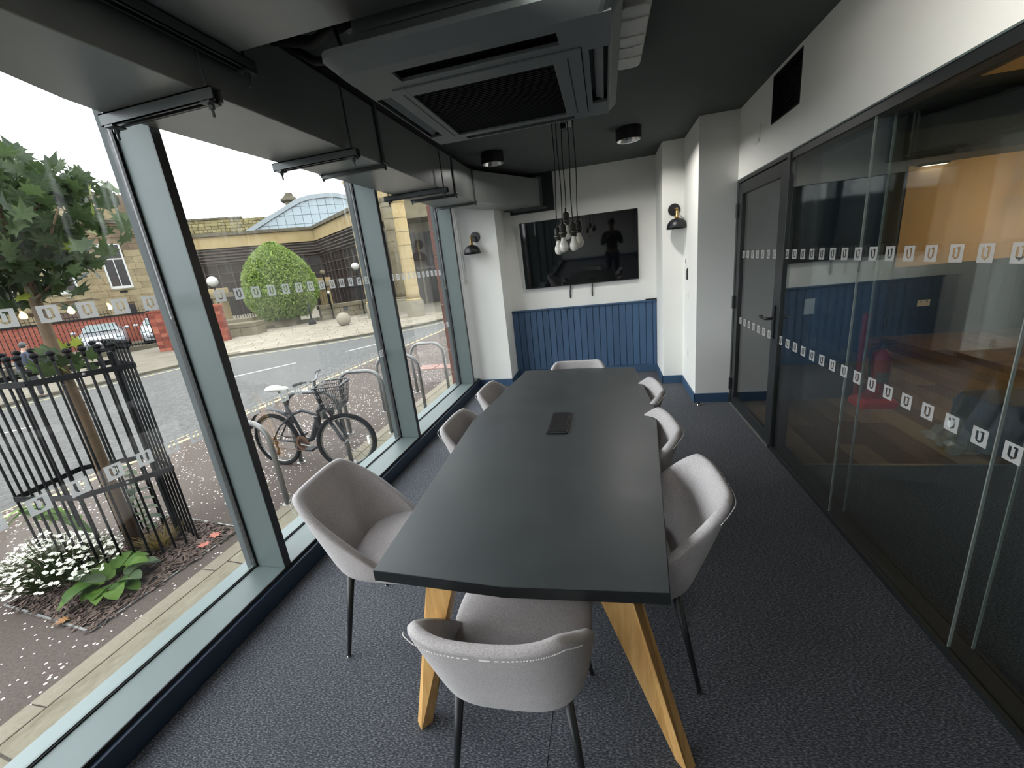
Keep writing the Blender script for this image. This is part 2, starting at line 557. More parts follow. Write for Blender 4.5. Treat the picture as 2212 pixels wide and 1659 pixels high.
for k in range(len(edges) - 1):
    y0, y1 = edges[k] + .034, edges[k + 1] - .034
    if k == 0: y0 = YF
    if y1 - y0 < .3: 
        obj('glass_pane', MB().box(-1.998, -1.990, y0, y1, .128, 2.44), M['glass'], W); continue
    g = obj('glass_pane', MB().box(-1.998, -1.990, y0, y1, .128, 2.44), M['glass'], W)
    ys = {5: [.405 + .12 * i for i in range(10)], 6: [1.845 + .12 * i for i in range(13)], 7: [3.853 - .12 + .1216 * i for i in range(11)], 4: [-1.4 + .12 * i for i in range(9)]}.get(k, [])
    ys = [y for y in ys if y0 + .035 < y < y1 - .03]
    decals(g, -1.9885, ys, 1.612)
    decals(g, -1.9885, ys, .968)

# ------------------------------------------------------------------ glazed partition and door
P = struct('window_2')
obj('head_channel', MB().box(1.205, 1.31, YF, 3.33, 2.068, 2.112), M['black_frame'], P)
obj('floor_channel', MB().box(1.195, 1.31, YF, 3.33, 0, .028), M['black_frame'], P)
J = [1.527, 2.425]
edges = [YF, -4.8, -2.9, -1.0, .628] + J + [3.30]
for xx, nm in ((1.212, 'front'), (1.288, 'rear')):
    for k in range(len(edges) - 1):
        y0, y1 = edges[k] + .002, edges[k + 1] - .002
        g = obj('glass_pane', MB().box(xx, xx + .008, y0, y1, .028, 2.068), M['glass_in'], P)
        if nm == 'front':
            ys = [3.281 - .1212 * i for i in range(36)]
            ys = [y for y in ys if y0 - .005 < y <= y1 - .005]
            decals(g, 1.2105, ys, 1.4735, True)
            decals(g, 1.2105, ys, .875, True)
    for y in edges[1:-1]:
        obj('joint_strip', MB().box(xx - .0005, xx + .0085, y - .0022, y + .0022, .028, 2.068), M['joint'], P)
D = struct('door_1')
fr = MB()
fr.box(1.195, 1.31, 4.395, 4.44, 0, 2.112).box(1.195, 1.31, 3.30, 3.345, 0, 2.112).box(1.195, 1.31, 3.345, 4.395, 2.085, 2.112)
obj('door_frame', fr, M['black_frame'], D, bevel=.003)
lf = MB()
lf.box(1.20, 1.245, 4.30, 4.388, .012, 2.078).box(1.20, 1.245, 3.352, 3.442, .012, 2.078).box(1.20, 1.245, 3.442, 4.30, 1.985, 2.078).box(1.20, 1.245, 3.442, 4.30, .012, .095)
leaf = obj('door_leaf', lf, M['black_frame'], D, bevel=.002)
obj('threshold', MB().box(1.192, 1.30, 3.345, 4.395, 0, .010), M['trim_metal'], D)
gp = obj('glass_pane', MB().box(1.218, 1.226, 3.442, 4.30, .095, 1.985), M['glass_in'], D)
decals(gp, 1.2165, [3.52 + .12 * i for i in range(7)], 1.4735, True)
decals(gp, 1.2165, [3.52 + .12 * i for i in range(7)], .875, True)
for z in (.213, 1.034, 1.855):
    obj('hinge', MB().cyl((1.188, 4.392, z - .06), (1.188, 4.392, z + .06), .012, n=10).box(1.19, 1.2, 4.365, 4.42, z - .06, z + .06), M['black_metal'], D)
hd = obj('handle', MB().box(1.186, 1.2, 3.37, 3.405, .87, 1.115), M['black_metal'], D, bevel=.003)
obj('lever', MB().tube([(1.186, 3.388, 1.02), (1.145, 3.388, 1.02), (1.138, 3.40, 1.02), (1.138, 3.50, 1.022), (1.145, 3.522, 1.022), (1.165, 3.528, 1.022)], .009, 10), M['black_metal'], hd, smooth=True)
obj('lever', MB().tube([(1.245, 3.388, 1.02), (1.285, 3.388, 1.02), (1.292, 3.40, 1.02), (1.292, 3.50, 1.022)], .009, 10), M['black_metal'], hd, smooth=True)

# ------------------------------------------------------------------ lounge beyond the partition
struct('floor_lounge', MB().box(1.31, 9.0, YF, 10.2, -.12, -.014), M['gasket'])
obj('carpet_strip', MB().box(1.31, 9.0, YF, 3.035, -.014, 0), M['carpet'], bpy.data.objects['floor_lounge'])
obj('threshold_trim', MB().box(1.31, 9.0, 3.035, 3.06, -.014, .004), M['trim_metal'], bpy.data.objects['floor_lounge'])
pm = {}
for i in range(22):
    x0 = 1.31 + .19 * i
    y = 3.06 - random.random() * 1.0
    while y < 7.1:
        y1 = y + 1.25
        a, b = max(y, 3.06), min(y1, 7.1)
        if b - a > .05:
            key = round(b - a, 2)
            if key not in pm:
                pm[key] = MB().box(-.0935, .0935, 0, b - a - .003, -.014, 0).mesh('plank', M['plank'])
            put('plank', pm[key], bpy.data.objects['floor_lounge'], (x0 + .095, a, 0))
        y = y1
struct('wall_lounge_near', MB().box(1.31, 2.36, 4.44, 4.56, 0, 3.1), M['navy_wall'])
obj('wall_boxing', MB().box(2.26, 2.38, 4.56, 7.1, 0, 3.1), M['navy_wall'], bpy.data.objects['wall_lounge_near'])
wl = struct('wall_lounge_far', MB().box(2.38, 9.0, 7.1, 7.22, 0, 3.1), M['navy_wall'])
for i in range(24):
    obj('board', MB().box(2.4 + .16 * i, 2.556 + .16 * i, 7.085, 7.1, .1, .96), M['navy_wall'], wl)
obj('dado_cap', MB().box(2.38, 6.3, 7.06, 7.1, .96, .99), M['navy_wall'], wl)
obj('plaster_panel', MB().box(4.0, 9.0, 7.085, 7.1, .99, 2.30), M['warm_wall'], wl)
obj('bulkhead', MB().box(2.38, 9.0, 6.4, 7.1, 2.30, 2.62), M['navy_wall'], wl)
struct('ceiling_lounge', MB().box(1.31, 9.0, YF, 10.2, 3.1, 3.2), M['ceiling_paint'])
struct('wall_lounge_side', MB().box(8.9, 9.0, YF, 10.2, 0, 3.1), M['navy_wall'])
struct('wall_lounge_front', MB().box(1.31, 9.0, YF - .1, YF, 0, 3.1), M['navy_wall'])
obj('plaster_raft', MB().box(4.15, 8.4, 4.9, 6.38, 3.06, 3.1), M['warm_wall'], bpy.data.objects['ceiling_lounge'])
# ================================================================== TABLE
T0 = Vector((-.28, 2.10, 0))
tb = thing('conference_table', 'long boat-shaped meeting table with matt black top on splayed oak legs', 'table', T0)
out = [(-.741, .935), (-.319, .908), (.129, .930), (.242, 2.29), (.187, 3.238), (-.25, 3.285), (-.686, 3.291), (-.806, 2.17)]
top = MB().prism([(p[0] - T0.x, p[1] - T0.y) for p in out], .702, .74)
obj('tabletop', top, M['laminate'], tb, bevel=.0015)
edge = MB()
o2 = [((p[0] - T0.x) * 1.0012, (p[1] - T0.y) * 1.0006) for p in out]
for i in range(len(o2)):
    a, b = Vector((*o2[i], 0)), Vector((*o2[(i + 1) % len(o2)], 0))
    nn = Vector(((b - a).y, -(b - a).x, 0)).normalized()
    edge.obox(a + Vector((0, 0, .7025)), b - a, nn * .0012, (0, 0, .0345))
obj('edge_band', edge, M['brown_edge'], tb)
def leg(mx, my):
    tp = [(-.573, .943, .702), (-.483, .938, .702), (-.487, 1.02, .702), (-.587, 1.015, .702)]
    ft = [(-.728, .970, 0), (-.697, 1.005, 0), (-.725, 1.036, 0), (-.757, .999, 0)]
    f = lambda p: ((-.54 - p[0] if mx else p[0]) - T0.x, (4.2 - p[1] if my else p[1]) - T0.y, p[2])
    tp, ft = [f(p) for p in tp], [f(p) for p in ft]
    if mx != my: tp, ft = tp[::-1], ft[::-1]
    return MB().loft([ft, tp])
for mx in (0, 1):
    for my in (0, 1):
        obj('leg', leg(mx, my), M['oak'], tb, bevel=.002)
fm = MB()
fm.box(-.29, .30, -1.12, -1.06, .645, .702).box(-.29, .30, 1.06, 1.12, .645, .702).box(-.19, -.15, -1.06, 1.06, .655, .702).box(.16, .20, -1.06, 1.06, .655, .702)
obj('underframe', fm, M['black_metal'], tb)
pw = thing('power_module', 'small black flip-lid power unit set into the black tabletop', 'power unit', (-.282, 2.108, .74))
obj('body', MB().box(-.056, .056, -.145, .145, 0, .010), M['dark_plastic'], pw, bevel=.003)
obj('lid', MB().box(-.048, .048, -.06, .135, .010, .015), M['dark_plastic'], pw, bevel=.002)
obj('lid', MB().box(-.048, .048, -.138, -.064, .010, .014), M['dark_plastic'], pw, bevel=.002)

# ================================================================== CHAIRS
def shell_fn(u, v, off=0.0):
    t = abs(2 * u - 1)
    sg = 1 if u > .5 else -1
    ph = t * pi / 2
    n = 3.8
    sx = sin(ph) ** (2 / n)
    q = 1 - max(cos(ph), 0) ** (2 / n)
    zt = .800 - .012 * (1 - min(1, t / .5)) - .392 * max(0, (q - .07) / .93) ** .95
    zb = .392 + .012 * q
    z = zb + v * (zt - zb)
    h = max(0, (z - .40) / .40)
    w = .205 + .052 * h ** .8
    if h < .10: w -= .02 * (1 - h / .10) ** 2
    yb = -.190 - .155 * h ** .95
    if h < .10: yb += .025 * (1 - h / .10) ** 2
    yb += .03 * (sx ** 2) * h
    yf = .075 - .05 * h
    return Vector((sg * (w + off) * sx, (yb - off) + (yf - yb) * q, z))
def make_chair():
    r = thing('dining_chair', 'x', 'chair', group='grey upholstered meeting chairs')
    obj('backrest', MB().grid(lambda u, v: shell_fn(u, v), 36, 10), M['fabric'], r, smooth=True, solid=.034, sub=1)
    st = MB()
    N = 150
    for i in range(38, N - 38):
        a, b = shell_fn(i / N, .955, .0212), shell_fn((i + .55) / N, .955, .0212)
        st.tube([a, b], .0016, 4)
    obj('stitching', st, M['thread'], r, kind='stuff')
    rings = []
    for (k, z) in ((.80, .392), (.95, .398), (1.0, .418), (1.0, .445), (.975, .462), (.90, .472), (.70, .479), (.35, .483), (.02, .484)):
        ring = []
        for i in range(36):
            a = 2 * pi * i / 36
            c, s_ = cos(a), sin(a)
            e = 2 / 3.6
            xx = .236 * abs(c) ** e * (1 if c >= 0 else -1)
            yy = .225 * abs(s_) ** e * (1 if s_ >= 0 else -1)
            xx *= 1.0 - .16 * max(0, -yy / .225)
            ring.append((xx * k, yy * k + .055, z))
        rings.append(ring)
    obj('seat', MB().loft(rings), M['fabric'], r, smooth=True, sub=1)
    for sx in (-1, 1):
        for sy in (-1, 1):
            tx, ty = .160 * sx, (.19 if sy > 0 else -.150)
            fx, fy = .212 * sx, (.245 if sy > 0 else -.225)
            lg = obj('leg', MB().tube([(tx, ty, .415), (fx, fy, .006)], [.0155, .0075], 12), M['black_metal'], r, smooth=True)
            obj('glide', MB().cyl((fx, fy, 0), (fx, fy, .007), .009, .0085, 10), M['chrome'], lg)
    return r
ch0 = make_chair()
CH = [(-.322, 1.012, 2, 'grey upholstered chair at the near table end, its stitched back towards the camera'),
      (-.985, 1.445, -84, 'grey upholstered chair pulled out on the window side, nearest of three there'),
      (-.585, 2.08, -90, 'grey upholstered chair tucked in on the window side, middle of three there'),
      (-.555, 2.68, -91, 'grey upholstered chair tucked in on the window side, farthest of three there'),
      (.04, 1.44, 93, 'grey upholstered chair on the glass partition side, nearest of three there'),
      (-.035, 1.975, 97, 'grey upholstered chair on the glass partition side, middle of three there'),
      (-.03, 2.575, 95, 'grey upholstered chair on the glass partition side, farthest of three there'),
      (-.255, 3.03, 180, 'grey upholstered chair at the far table end before the blue boarding')]
for i, (x, y, a, lab) in enumerate(CH):
    c = ch0 if i == 0 else dup(ch0)
    c.location = (x, y, 0)
    c.rotation_euler = (0, 0, radians(a))
    c['label'] = lab

# ================================================================== CEILING SERVICES
dk = thing('air_duct', 'long dark grey rectangular duct running above the windows on steel supports', 'duct', (-1.55, 2.6, 2.295))
plan = [(-1.337, .2), (-1.337, 4.64), (-.75, 5.745), (-1.20, 5.745), (-1.772, 4.68), (-1.772, 1.40), (-1.745, 1.25), (-1.68, 1.06), (-1.56, .78), (-1.56, .2)]
def ins(pts, y0, y1, i0, i1):
    return pts
obj('straight_section', MB().prism([(-1.337, .2), (-1.337, 4.63), (-1.772, 4.63)] + plan[5:], 2.295, 2.615), M['duct'], dk, world=True, bevel=.003)
obj('elbow_section', MB().prism([(-1.337, 4.632), (-.75, 5.745), (-1.20, 5.745), (-1.772, 4.632)], 2.295, 2.615), M['duct'], dk, world=True, bevel=.003)
def flange(y, t=.03, drop=.022):
    m = MB()
    m.box(-1.35 - .43, -1.337, y - t / 2, y + t / 2, 2.295 - drop, 2.295).box(-1.337, -1.325, y - t / 2, y + t / 2, 2.28, 2.63).box(-1.785, -1.772, y - t / 2, y + t / 2, 2.28, 2.63)
    f = obj('flange', m, M['strut'], dk, world=True, bevel=.002)
    for xx in (-1.325, -1.78):
        obj('bolt', MB().cyl((xx, y - .03, 2.30), (xx, y + .03, 2.30), .010, n=8).cyl((xx, y, 2.262), (xx, y, 2.31), .008, n=8), M['strut'], f, world=True)
for y in (2.66, 4.0, 4.63):
    flange(y)
el = MB()
dd = Vector((.57, 1.08, 0)).normalized(); nn = Vector((dd.y, -dd.x, 0))
def rib(p, q, w, z0, z1, th=.014):
    p, q = Vector(p), Vector(q)
    return MB().obox((p.x, p.y, z0), q - p, nn * th, (0, 0, z1 - z0))
obj('end_flange', MB().prism([(-.80, 5.66), (-.74, 5.745), (-1.2, 5.745), (-1.255, 5.66)], 2.275, 2.64), M['strut'], dk, world=True)
def strut_support(y, x0, x1, z, axis='X'):
    """steel channel with open slot underneath, hung on two threaded rods"""
    m = MB()
    m.box(x0, x1, y - .021, y + .021, z - .004, z).box(x0, x1, y - .021, y - .0175, z - .041, z).box(x0, x1, y + .0175, y + .021, z - .041, z)
    m.box(x0, x1, y - .021, y - .010, z - .041, z - .037).box(x0, x1, y + .010, y + .021, z - .041, z - .037)
    s_ = obj('strut_channel', m, M['strut'], dk, world=True)
    for xx in (x0 + .035, x1 - .035):
        r = MB().cyl((xx, y, z - .085), (xx, y, ZC), .005, n=8)
        r.box(xx - .02, xx + .02, y - .025, y + .025, z - .047, z - .041).cyl((xx, y, z - .061), (xx, y, z - .047), .010, n=6)
        obj('threaded_rod', r, M['strut'], s_, world=True)
strut_support(1.405, -1.795, -1.28, 2.295)
strut_support(2.27, -1.81, -1.275, 2.295)
strut_support(3.62, -1.86, -1.27, 2.295)
# collar plate where the duct meets the back wall
cp = MB().box(-1.195, -.61, 5.735, 5.79, 2.235, 2.69)
obj('wall_collar', cp, M['ac_dark'], dk, world=True, bevel=.002)
obj('collar_rail', MB().box(-1.15, -.70, 5.715, 5.735, 2.262, 2.285), M['strut'], dk, world=True)

bd = thing('branch_duct', 'wide grey rectangular duct crossing overhead in front of the air conditioner', 'duct', (0, 1.0, 2.45))
obj('straight_section', MB().box(-1.3365, 1.198, .35, 1.545, 2.45, 2.685), M['duct'], bd, world=True, bevel=.003)
for xx in (-1.29, .6):
    m = MB()
    for dx in (-.021, .0175): m.box(xx + dx, xx + dx + .0035, .25, 1.62, 2.409, 2.45)
    m.box(xx - .021, xx + .021, .25, 1.62, 2.446, 2.45).box(xx - .021, xx - .010, .25, 1.62, 2.409, 2.413).box(xx + .010, xx + .021, .25, 1.62, 2.409, 2.413)
    s_ = obj('strut_channel', m, M['strut'], bd, world=True)
    r = MB().cyl((xx, 1.59, 2.36), (xx, 1.59, ZC), .005, n=8).box(xx - .025, xx + .025, 1.565, 1.615, 2.403, 2.409).cyl((xx, 1.59, 2.385), (xx, 1.59, 2.403), .010, n=6)
    obj('threaded_rod', r, M['strut'], s_, world=True)

ww = thing('added_wall_fill', 'added out-of-view fill light in a slim black housing under the branch duct, aimed at the lintel wall', 'light', (-.30, .95, 2.45))  # added fill lamp, out of view, brightens the lintel wall
obj('housing', MB().box(-.03, .005, -.42, .42, -.11, 0).box(-.03, .05, -.42, .42, -.118, -.11), M['black_metal'], ww)
wd = bpy.data.lights.new('added_wall_fill_lamp', 'AREA'); wd.shape = 'RECTANGLE'; wd.size = .09; wd.size_y = .80; wd.energy = 17; wd.spread = radians(115); wd.color = (1, .97, .90)
wo = put('lamp', wd, ww, (.012, 0, -.06)); wo.rotation_euler = (0, radians(-90), 0)

# cassette air conditioner
AX0, AX1, AY0, AY1, AZ = -.904, .085, 1.452, 2.50, 2.29
ac = thing('air_conditioner', 'large square charcoal ceiling cassette air conditioner with central intake grille', 'air conditioner', ((AX0 + AX1) / 2, (AY0 + AY1) / 2, AZ))
def rring(x0, x1, y0, y1, z, r, n=5):
    pts = []
    for cx, cy, a0 in ((x1 - r, y0 + r, -90), (x1 - r, y1 - r, 0), (x0 + r, y1 - r, 90), (x0 + r, y0 + r, 180)):
        for k in range(n + 1):
            a = radians(a0 + 90 * k / n)
            pts.append((cx + r * cos(a), cy + r * sin(a), z))
    return pts
R = rring
gx0, gx1, gy0, gy1 = -.765, -.048, 1.70, 2.385
# the flat face is a ring around the grille with four outlet slots cut into it
pnl = MB().loft([R(AX0, AX1, AY0, AY1, AZ + .052, .05), R(AX0, AX1, AY0, AY1, AZ + .034, .05), R(AX0 + .03, AX1 - .03, AY0 + .06, AY1 - .03, AZ + .003, .045), R(AX0 + .036, AX1 - .036, AY0 + .066, AY1 - .036, AZ, .045)], True, True, False)
obj('panel_rim', pnl, M['ac'], ac, world=True)
ox0, ox1, oy0, oy1 = AX0 + .036, AX1 - .036, AY0 + .066, AY1 - .036
sl = {'near': (-.70, -.12, 1.572, 1.655), 'far': (-.70, -.12, 2.405, 2.448), 'west': (-.866, -.80, 1.76, 2.32), 'east': (-.025, .042, 1.735, 2.28)}
f = MB()
zt = AZ + .012
f.box(ox0, -.70, oy0, oy1, AZ, zt) if False else None
f.box(-.80, -.765, oy0, oy1, AZ, zt).box(-.048, -.025, oy0, oy1, AZ, zt)
f.box(ox0, -.80, oy0, 1.76, AZ, zt).box(ox0, -.80, 2.32, oy1, AZ, zt).box(ox0, -.866, 1.76, 2.32, AZ, zt) if ox0 < -.866 else f.box(ox0, -.80, oy0, 1.76, AZ, zt).box(ox0, -.80, 2.32, oy1, AZ, zt)
f.box(-.025, ox1, oy0, 1.735, AZ, zt).box(-.025, ox1, 2.28, oy1, AZ, zt).box(.042, ox1, 1.735, 2.28, AZ, zt)
f.box(-.765, -.70, oy0, 1.70, AZ, zt).box(-.12, -.048, oy0, 1.70, AZ, zt).box(-.70, -.12, oy0, 1.572, AZ, zt).box(-.70, -.12, 1.655, 1.70, AZ, zt)
f.box(-.765, -.70, 2.385, oy1, AZ, zt).box(-.12, -.048, 2.385, oy1, AZ, zt).box(-.70, -.12, 2.385, 2.405, AZ, zt).box(-.70, -.12, 2.448, oy1, AZ, zt)
obj('face_panel', f, M['ac'], ac, world=True)
obj('outlet_well', MB().box(ox0, ox1, oy0, oy1, AZ + .034, AZ + .044), M['ac_dark'], ac, world=True)
for nm, (a, b, c, d) in sl.items():
    m = MB()
    if nm in ('near', 'far'):
        s_ = 1 if nm == 'near' else -1
        m.obox((a + .012, (c if s_ > 0 else d) + s_ * .012, AZ + .012), (b - a - .024, 0, 0), (0, s_ * (d - c) * .55, .016), (0, 0, .005))
    else:
        s_ = 1 if nm == 'west' else -1
        m.obox(((a if s_ > 0 else b) + s_ * .016, c + .012, AZ + .006), (0, d - c - .024, 0), (s_ * .036, 0, .016), (0, 0, .005))
    obj('louvre_flap', m, M['ac'], ac, world=True, bevel=.002)
gf = MB()
gf.box(gx0 + .004, -.716, gy0 + .004, gy1 - .004, AZ - .005, AZ + .014).box(-.153, gx1 - .004, gy0 + .004, gy1 - .004, AZ - .005, AZ + .014)
gf.box(-.716, -.153, gy0 + .004, 1.778, AZ - .005, AZ + .014).box(-.716, -.153, 2.346, gy1 - .004, AZ - .005, AZ + .014)
gr = obj('intake_grille', gf, M['ac'], ac, world=True, bevel=.0015)
for xs in (-.742, -.10):
    obj('seam', MB().box(xs - .003, xs + .003, 1.75, 2.35, AZ - .0055, AZ - .0049), M['ac_dark'], gr, world=True)
lv = MB()
for k in range(34):
    y = 1.782 + k * .01675
    lv.obox((-.716, y, AZ + .001), (.563, 0, 0), (0, .004, .010), (0, .003, 0))
obj('grille_slats', lv, M['ac_dark'], gr, world=True, kind='stuff')
obj('filter', MB().box(-.716, -.153, 1.778, 2.346, AZ + .012, AZ + .015), M['gasket'], gr, world=True)
cs = MB().box(-.835, .015, 1.60, 2.42, AZ + .05, 2.63)
cas = obj('casing', cs, M['ac'], ac, world=True, bevel=.004)
obj('casing_rib', MB().box(-.835, .015, 1.588, 1.60, 2.395, 2.408).box(-.835, .015, 1.592, 1.60, 2.44, 2.446), M['ac'], cas, world=True)
obj('rating_label', MB().box(-.235, -.165, 1.598, 1.6, 2.362, 2.382), M['white_plastic'], cas, world=True)
pp = MB().tube([(-.86, 1.66, 2.52), (-.95, 1.66, 2.50), (-1.05, 1.70, 2.50), (-1.25, 1.72, 2.56)], .022, 8).tube([(-.86, 1.72, 2.45), (-.97, 1.73, 2.44), (-1.10, 1.76, 2.47), (-1.26, 1.78, 2.58)], .016, 8)
pp.tube([(-.84, 1.63, 2.38), (-.90, 1.62, 2.42), (-.93, 1.64, 2.55), (-.92, 1.66, 2.68)], .007, 6)
obj('coolant_pipe', pp, M['ac_dark'], ac, world=True, smooth=True)
for px_, py_ in ((-.87, 1.68), (-.87, 2.32), (.05, 1.68), (.05, 2.32)):
    obj('hanger_rod', MB().cyl((px_, py_, 2.50), (px_, py_, ZC), .005, n=6).box(px_ - .03, px_ + .04 if px_ < 0 else px_ + .01, py_ - .015, py_ + .015, 2.495, 2.50), M['strut'], ac, world=True)

# white ceiling fitting beyond the cassette
el_ = thing('ceiling_light', 'white ribbed rounded plastic light fitting on the ceiling beside the air conditioner', 'light fitting', (.172, 2.52, 2.64))
obj('diffuser', MB().loft([R(.10, .245, 2.20, 2.865, 2.655, .04), R(.10, .245, 2.20, 2.865, 2.63, .04), R(.11, .235, 2.21, 2.855, 2.60, .035)]), M['clear_plastic'], el_, world=True, bevel=.006)
for y in (2.31, 2.47, 2.58, 2.70):
    obj('rib', MB().tube([(.112, y, 2.599), (.16, y + .012, 2.598), (.233, y + .004, 2.599)], .004, 6), M['white_plastic'], el_, world=True, smooth=True)
obj('base', MB().box(.09, .255, 2.19, 2.875, 2.655, ZC), M['ceiling_paint'], el_, world=True, bevel=.004)

M['led'] = mat('lit_led_lens', S(255, 250, 240), .4, var=.01, emit=(1, .97, .92), estr=2.5)
def downlight(x, y, lab, DOWN):
    d = thing('downlight', lab, 'ceiling light', (x, y, 2.585), group='black cylinder downlights')
    obj('housing', MB().lathe([(.100, .105), (.112, .102), (.115, .098), (.115, .004), (.112, 0), (.103, 0), (.100, .006)], n=40, caps=False), M['black_metal'], d, smooth=False)
    obj('reflector', MB().lathe([(.100, .004), (.075, .05), (.055, .08), (.001, .082)], n=16, caps=False), M['chrome'], d)
    ld = bpy.data.lights.new('downlight_lamp', 'AREA'); ld.shape = 'DISK'; ld.size = .10; ld.energy = DOWN; ld.color = (1, .97, .92)
    lo = put('lamp', ld, d, (0, 0, .028))
    obj('led_lens', MB().lathe([(.05, .076), (.05, .079), (.001, .079)], n=16), M['led'], d)
downlight(.258, 4.42, 'black cylindrical ceiling downlight nearer the white wall and glass door', 15)
downlight(-1.045, 4.43, 'black cylindrical ceiling downlight close to the dark duct elbow', 2)

# cluster of five pendant bulbs
cl = thing('cluster_pendant', 'five bare white bulbs on black cords hanging in a cluster over the table', 'pendant light', (-.21, 2.91, 1.62))
pend = [(-.300, 2.95, 1.80, (-.285, 2.4)), (-.258, 2.86, 1.812, (-.254, 2.4)), (-.242, 2.98, 1.893, (-.231, 2.4)), (-.191, 2.86, 1.812, (-.189, 2.39)), (-.162, 2.95, 1.832, (-.156, 2.385))]
for (x, y, z, tp) in pend:
    pts = []
    for k in range(13):
        t = k / 12
        pts.append((x + (tp[0] - x) * t + .004 * sin(9 * t + x * 50), y + .003 * sin(7 * t + x * 30), z + .015 + (2.655 - z) * t))
    obj('cord', MB().tube(pts, .0036, 6), M['cord'], cl, world=True, smooth=True)
    h = obj('lampholder', MB().lathe([(.004, .036), (.006, .034), (.007, .014), (.017, .008), (.021, .002), (.0215, -.034), (.0235, -.037), (.0265, -.040), (.0265, -.050), (.0235, -.054), (.019, -.062), (.017, -.072)], (x, y, z), 20), M['pewter'], cl, world=True, smooth=True)
    obj('bulb', MB().lathe([(.013, -.070), (.0135, -.080), (.017, -.093), (.024, -.107), (.0285, -.120), (.0298, -.133), (.027, -.147), (.019, -.158), (.008, -.164), (.0005, -.165)], (x, y, z), 20), M['bulb'], h, world=True, smooth=True)
obj('ceiling_rose', MB().lathe([(.09, 2.69), (.09, 2.665), (.085, 2.655), (.001, 2.655)], (-.21, 2.91, 0), 24), M['black_metal'], cl, world=True)
ck = MB().box(-.235, -.20, 2.895, 2.925, 2.375, 2.405)
obj('cable_clamp', ck, M['dark_plastic'], cl, world=True, bevel=.004)
obj('clamp_tag', MB().box(-.199, -.165, 2.897, 2.905, 2.378, 2.412), M['white_plastic'], cl, world=True, bevel=.003)

# ================================================================== WALL FITTINGS
tv = thing('television', 'large black flat television mounted on the white wall above the blue boarding', 'television', (-.331, 5.73, 1.26))
obj('cabinet', MB().box(-1.082, .419, 5.725, 5.765, 1.262, 2.116), M['dark_plastic'], tv, world=True, bevel=.004)
obj('screen', MB().box(-1.075, .412, 5.7215, 5.726, 1.272, 2.109), M['screen'], tv, world=True)
obj('bottom_bezel', MB().box(-1.082, .419, 5.720, 5.726, 1.262, 1.272), M['black_metal'], tv, world=True)
obj('wall_bracket', MB().box(-.6, -.05, 5.765, 5.79, 1.5, 1.9), M['black_metal'], tv, world=True)
for x in (-.474, -.18):
    obj('cable', MB().tube([(x, 5.75, 1.27), (x + .004, 5.752, 1.24), (x - .004, 5.755, 1.18), (x - .006, 5.757, 1.09)], .009, 8), M['strut'], tv, world=True, smooth=True)
tv.rotation_euler = (radians(3.2), 0, 0)
tv.location.y = 5.745
mb_ = thing('media_box', 'flat black device lying on the dado cap right of the television', 'device', (.565, 5.765, .974))
obj('body', MB().box(.50, .635, 5.752, 5.785, .974, .99), M['dark_plastic'], mb_, world=True, bevel=.003)
obj('stub', MB().box(.495, .52, 5.755, 5.782, .974, .984), M['dark_plastic'], mb_, world=True, bevel=.003)

def sconce(x, y, z, dx, lab):
    s_ = thing('wall_sconce', lab, 'wall lamp', (x, y, z), group='black dome wall lamps')
    obj('backplate', MB().lathe([(.063, 0), (.063, .010), (.058, .018), (.001, .019)], n=32, rot=Euler((pi / 2, 0, 0)).to_matrix()), M['black_metal'], s_)
    obj('arm', MB().tube([(0, -.015, 0), (dx * .2, -.06, .002), (dx * .6, -.10, .002), (dx, -.12, -.005), (dx, -.12, -.03)], .008, 8).sphere((dx, -.12, -.002), .013, 10, 6), M['brass'], s_, smooth=True)
    obj('lampholder', MB().lathe([(.014, -.02), (.017, -.025), (.017, -.055), (.020, -.058), (.020, -.075), (.024, -.08), (.024, -.104)], (dx, -.12, 0), 20), M['brass'], s_, smooth=True)
    obj('shade', MB().lathe([(.022, -.098), (.045, -.103), (.072, -.118), (.094, -.145), (.104, -.178), (.106, -.206), (.103, -.206), (.100, -.18), (.088, -.146), (.066, -.122), (.03, -.106)], (dx, -.12, 0), 36, caps=False), M['black_metal'], s_, smooth=True)
    obj('bulb', MB().lathe([(.014, -.105), (.017, -.12), (.028, -.145), (.030, -.16), (.024, -.18), (.001, -.19)], (dx, -.12, 0), 16), M['bulb'], s_, smooth=True)
sconce(.763, 5.17, 1.998, .012, 'black dome wall lamp with brass neck on the pier right of the television')
sconce(-1.600, 5.36, 1.998, -.026, 'black dome wall lamp with brass neck on the pier beside the window')

def plate(name, lab, cat, y, z, w, h, m=None, x=.866, t=.009, extra=None):
    p = thing(name, lab, cat, (x, y, z))
    obj('plate', MB().box(-t, 0, -w / 2, w / 2, -h / 2, h / 2), m or M['white_plastic'], p, bevel=.002)
    if extra: extra(p)
    return p
plate('thermostat', 'white room thermostat on the pier above the black keypad', 'thermostat', 4.94, 1.42, .075, .13, t=.016,
      extra=lambda p: obj('display', MB().box(-.0175, -.0155, -.012, .018, .0, .045), M['ac_dark'], p))
plate('keypad', 'black lighting keypad on the white pier under the thermostat', 'keypad', 4.93, 1.31, .072, .118, M['dark_plastic'], t=.012,
      extra=lambda p: [obj('button', MB().lathe([(.007, 0), (.007, .003), (.001, .0035)], (-.012, 0, dz), 12, rot=Euler((0, -pi / 2, 0)).to_matrix()) if False else MB().box(-.0145, -.011, -.008, .008, dz - .008, dz + .008), M['strut'], p, bevel=.002) for dz in (.03, 0, -.03)])
plate('light_switch', 'white light switch plate on the pier below the black keypad', 'switch', 4.875, 1.09, .086, .086,
      extra=lambda p: obj('rocker', MB().box(-.0125, -.009, -.012, .012, -.022, .022), M['white_plastic'], p, bevel=.002))
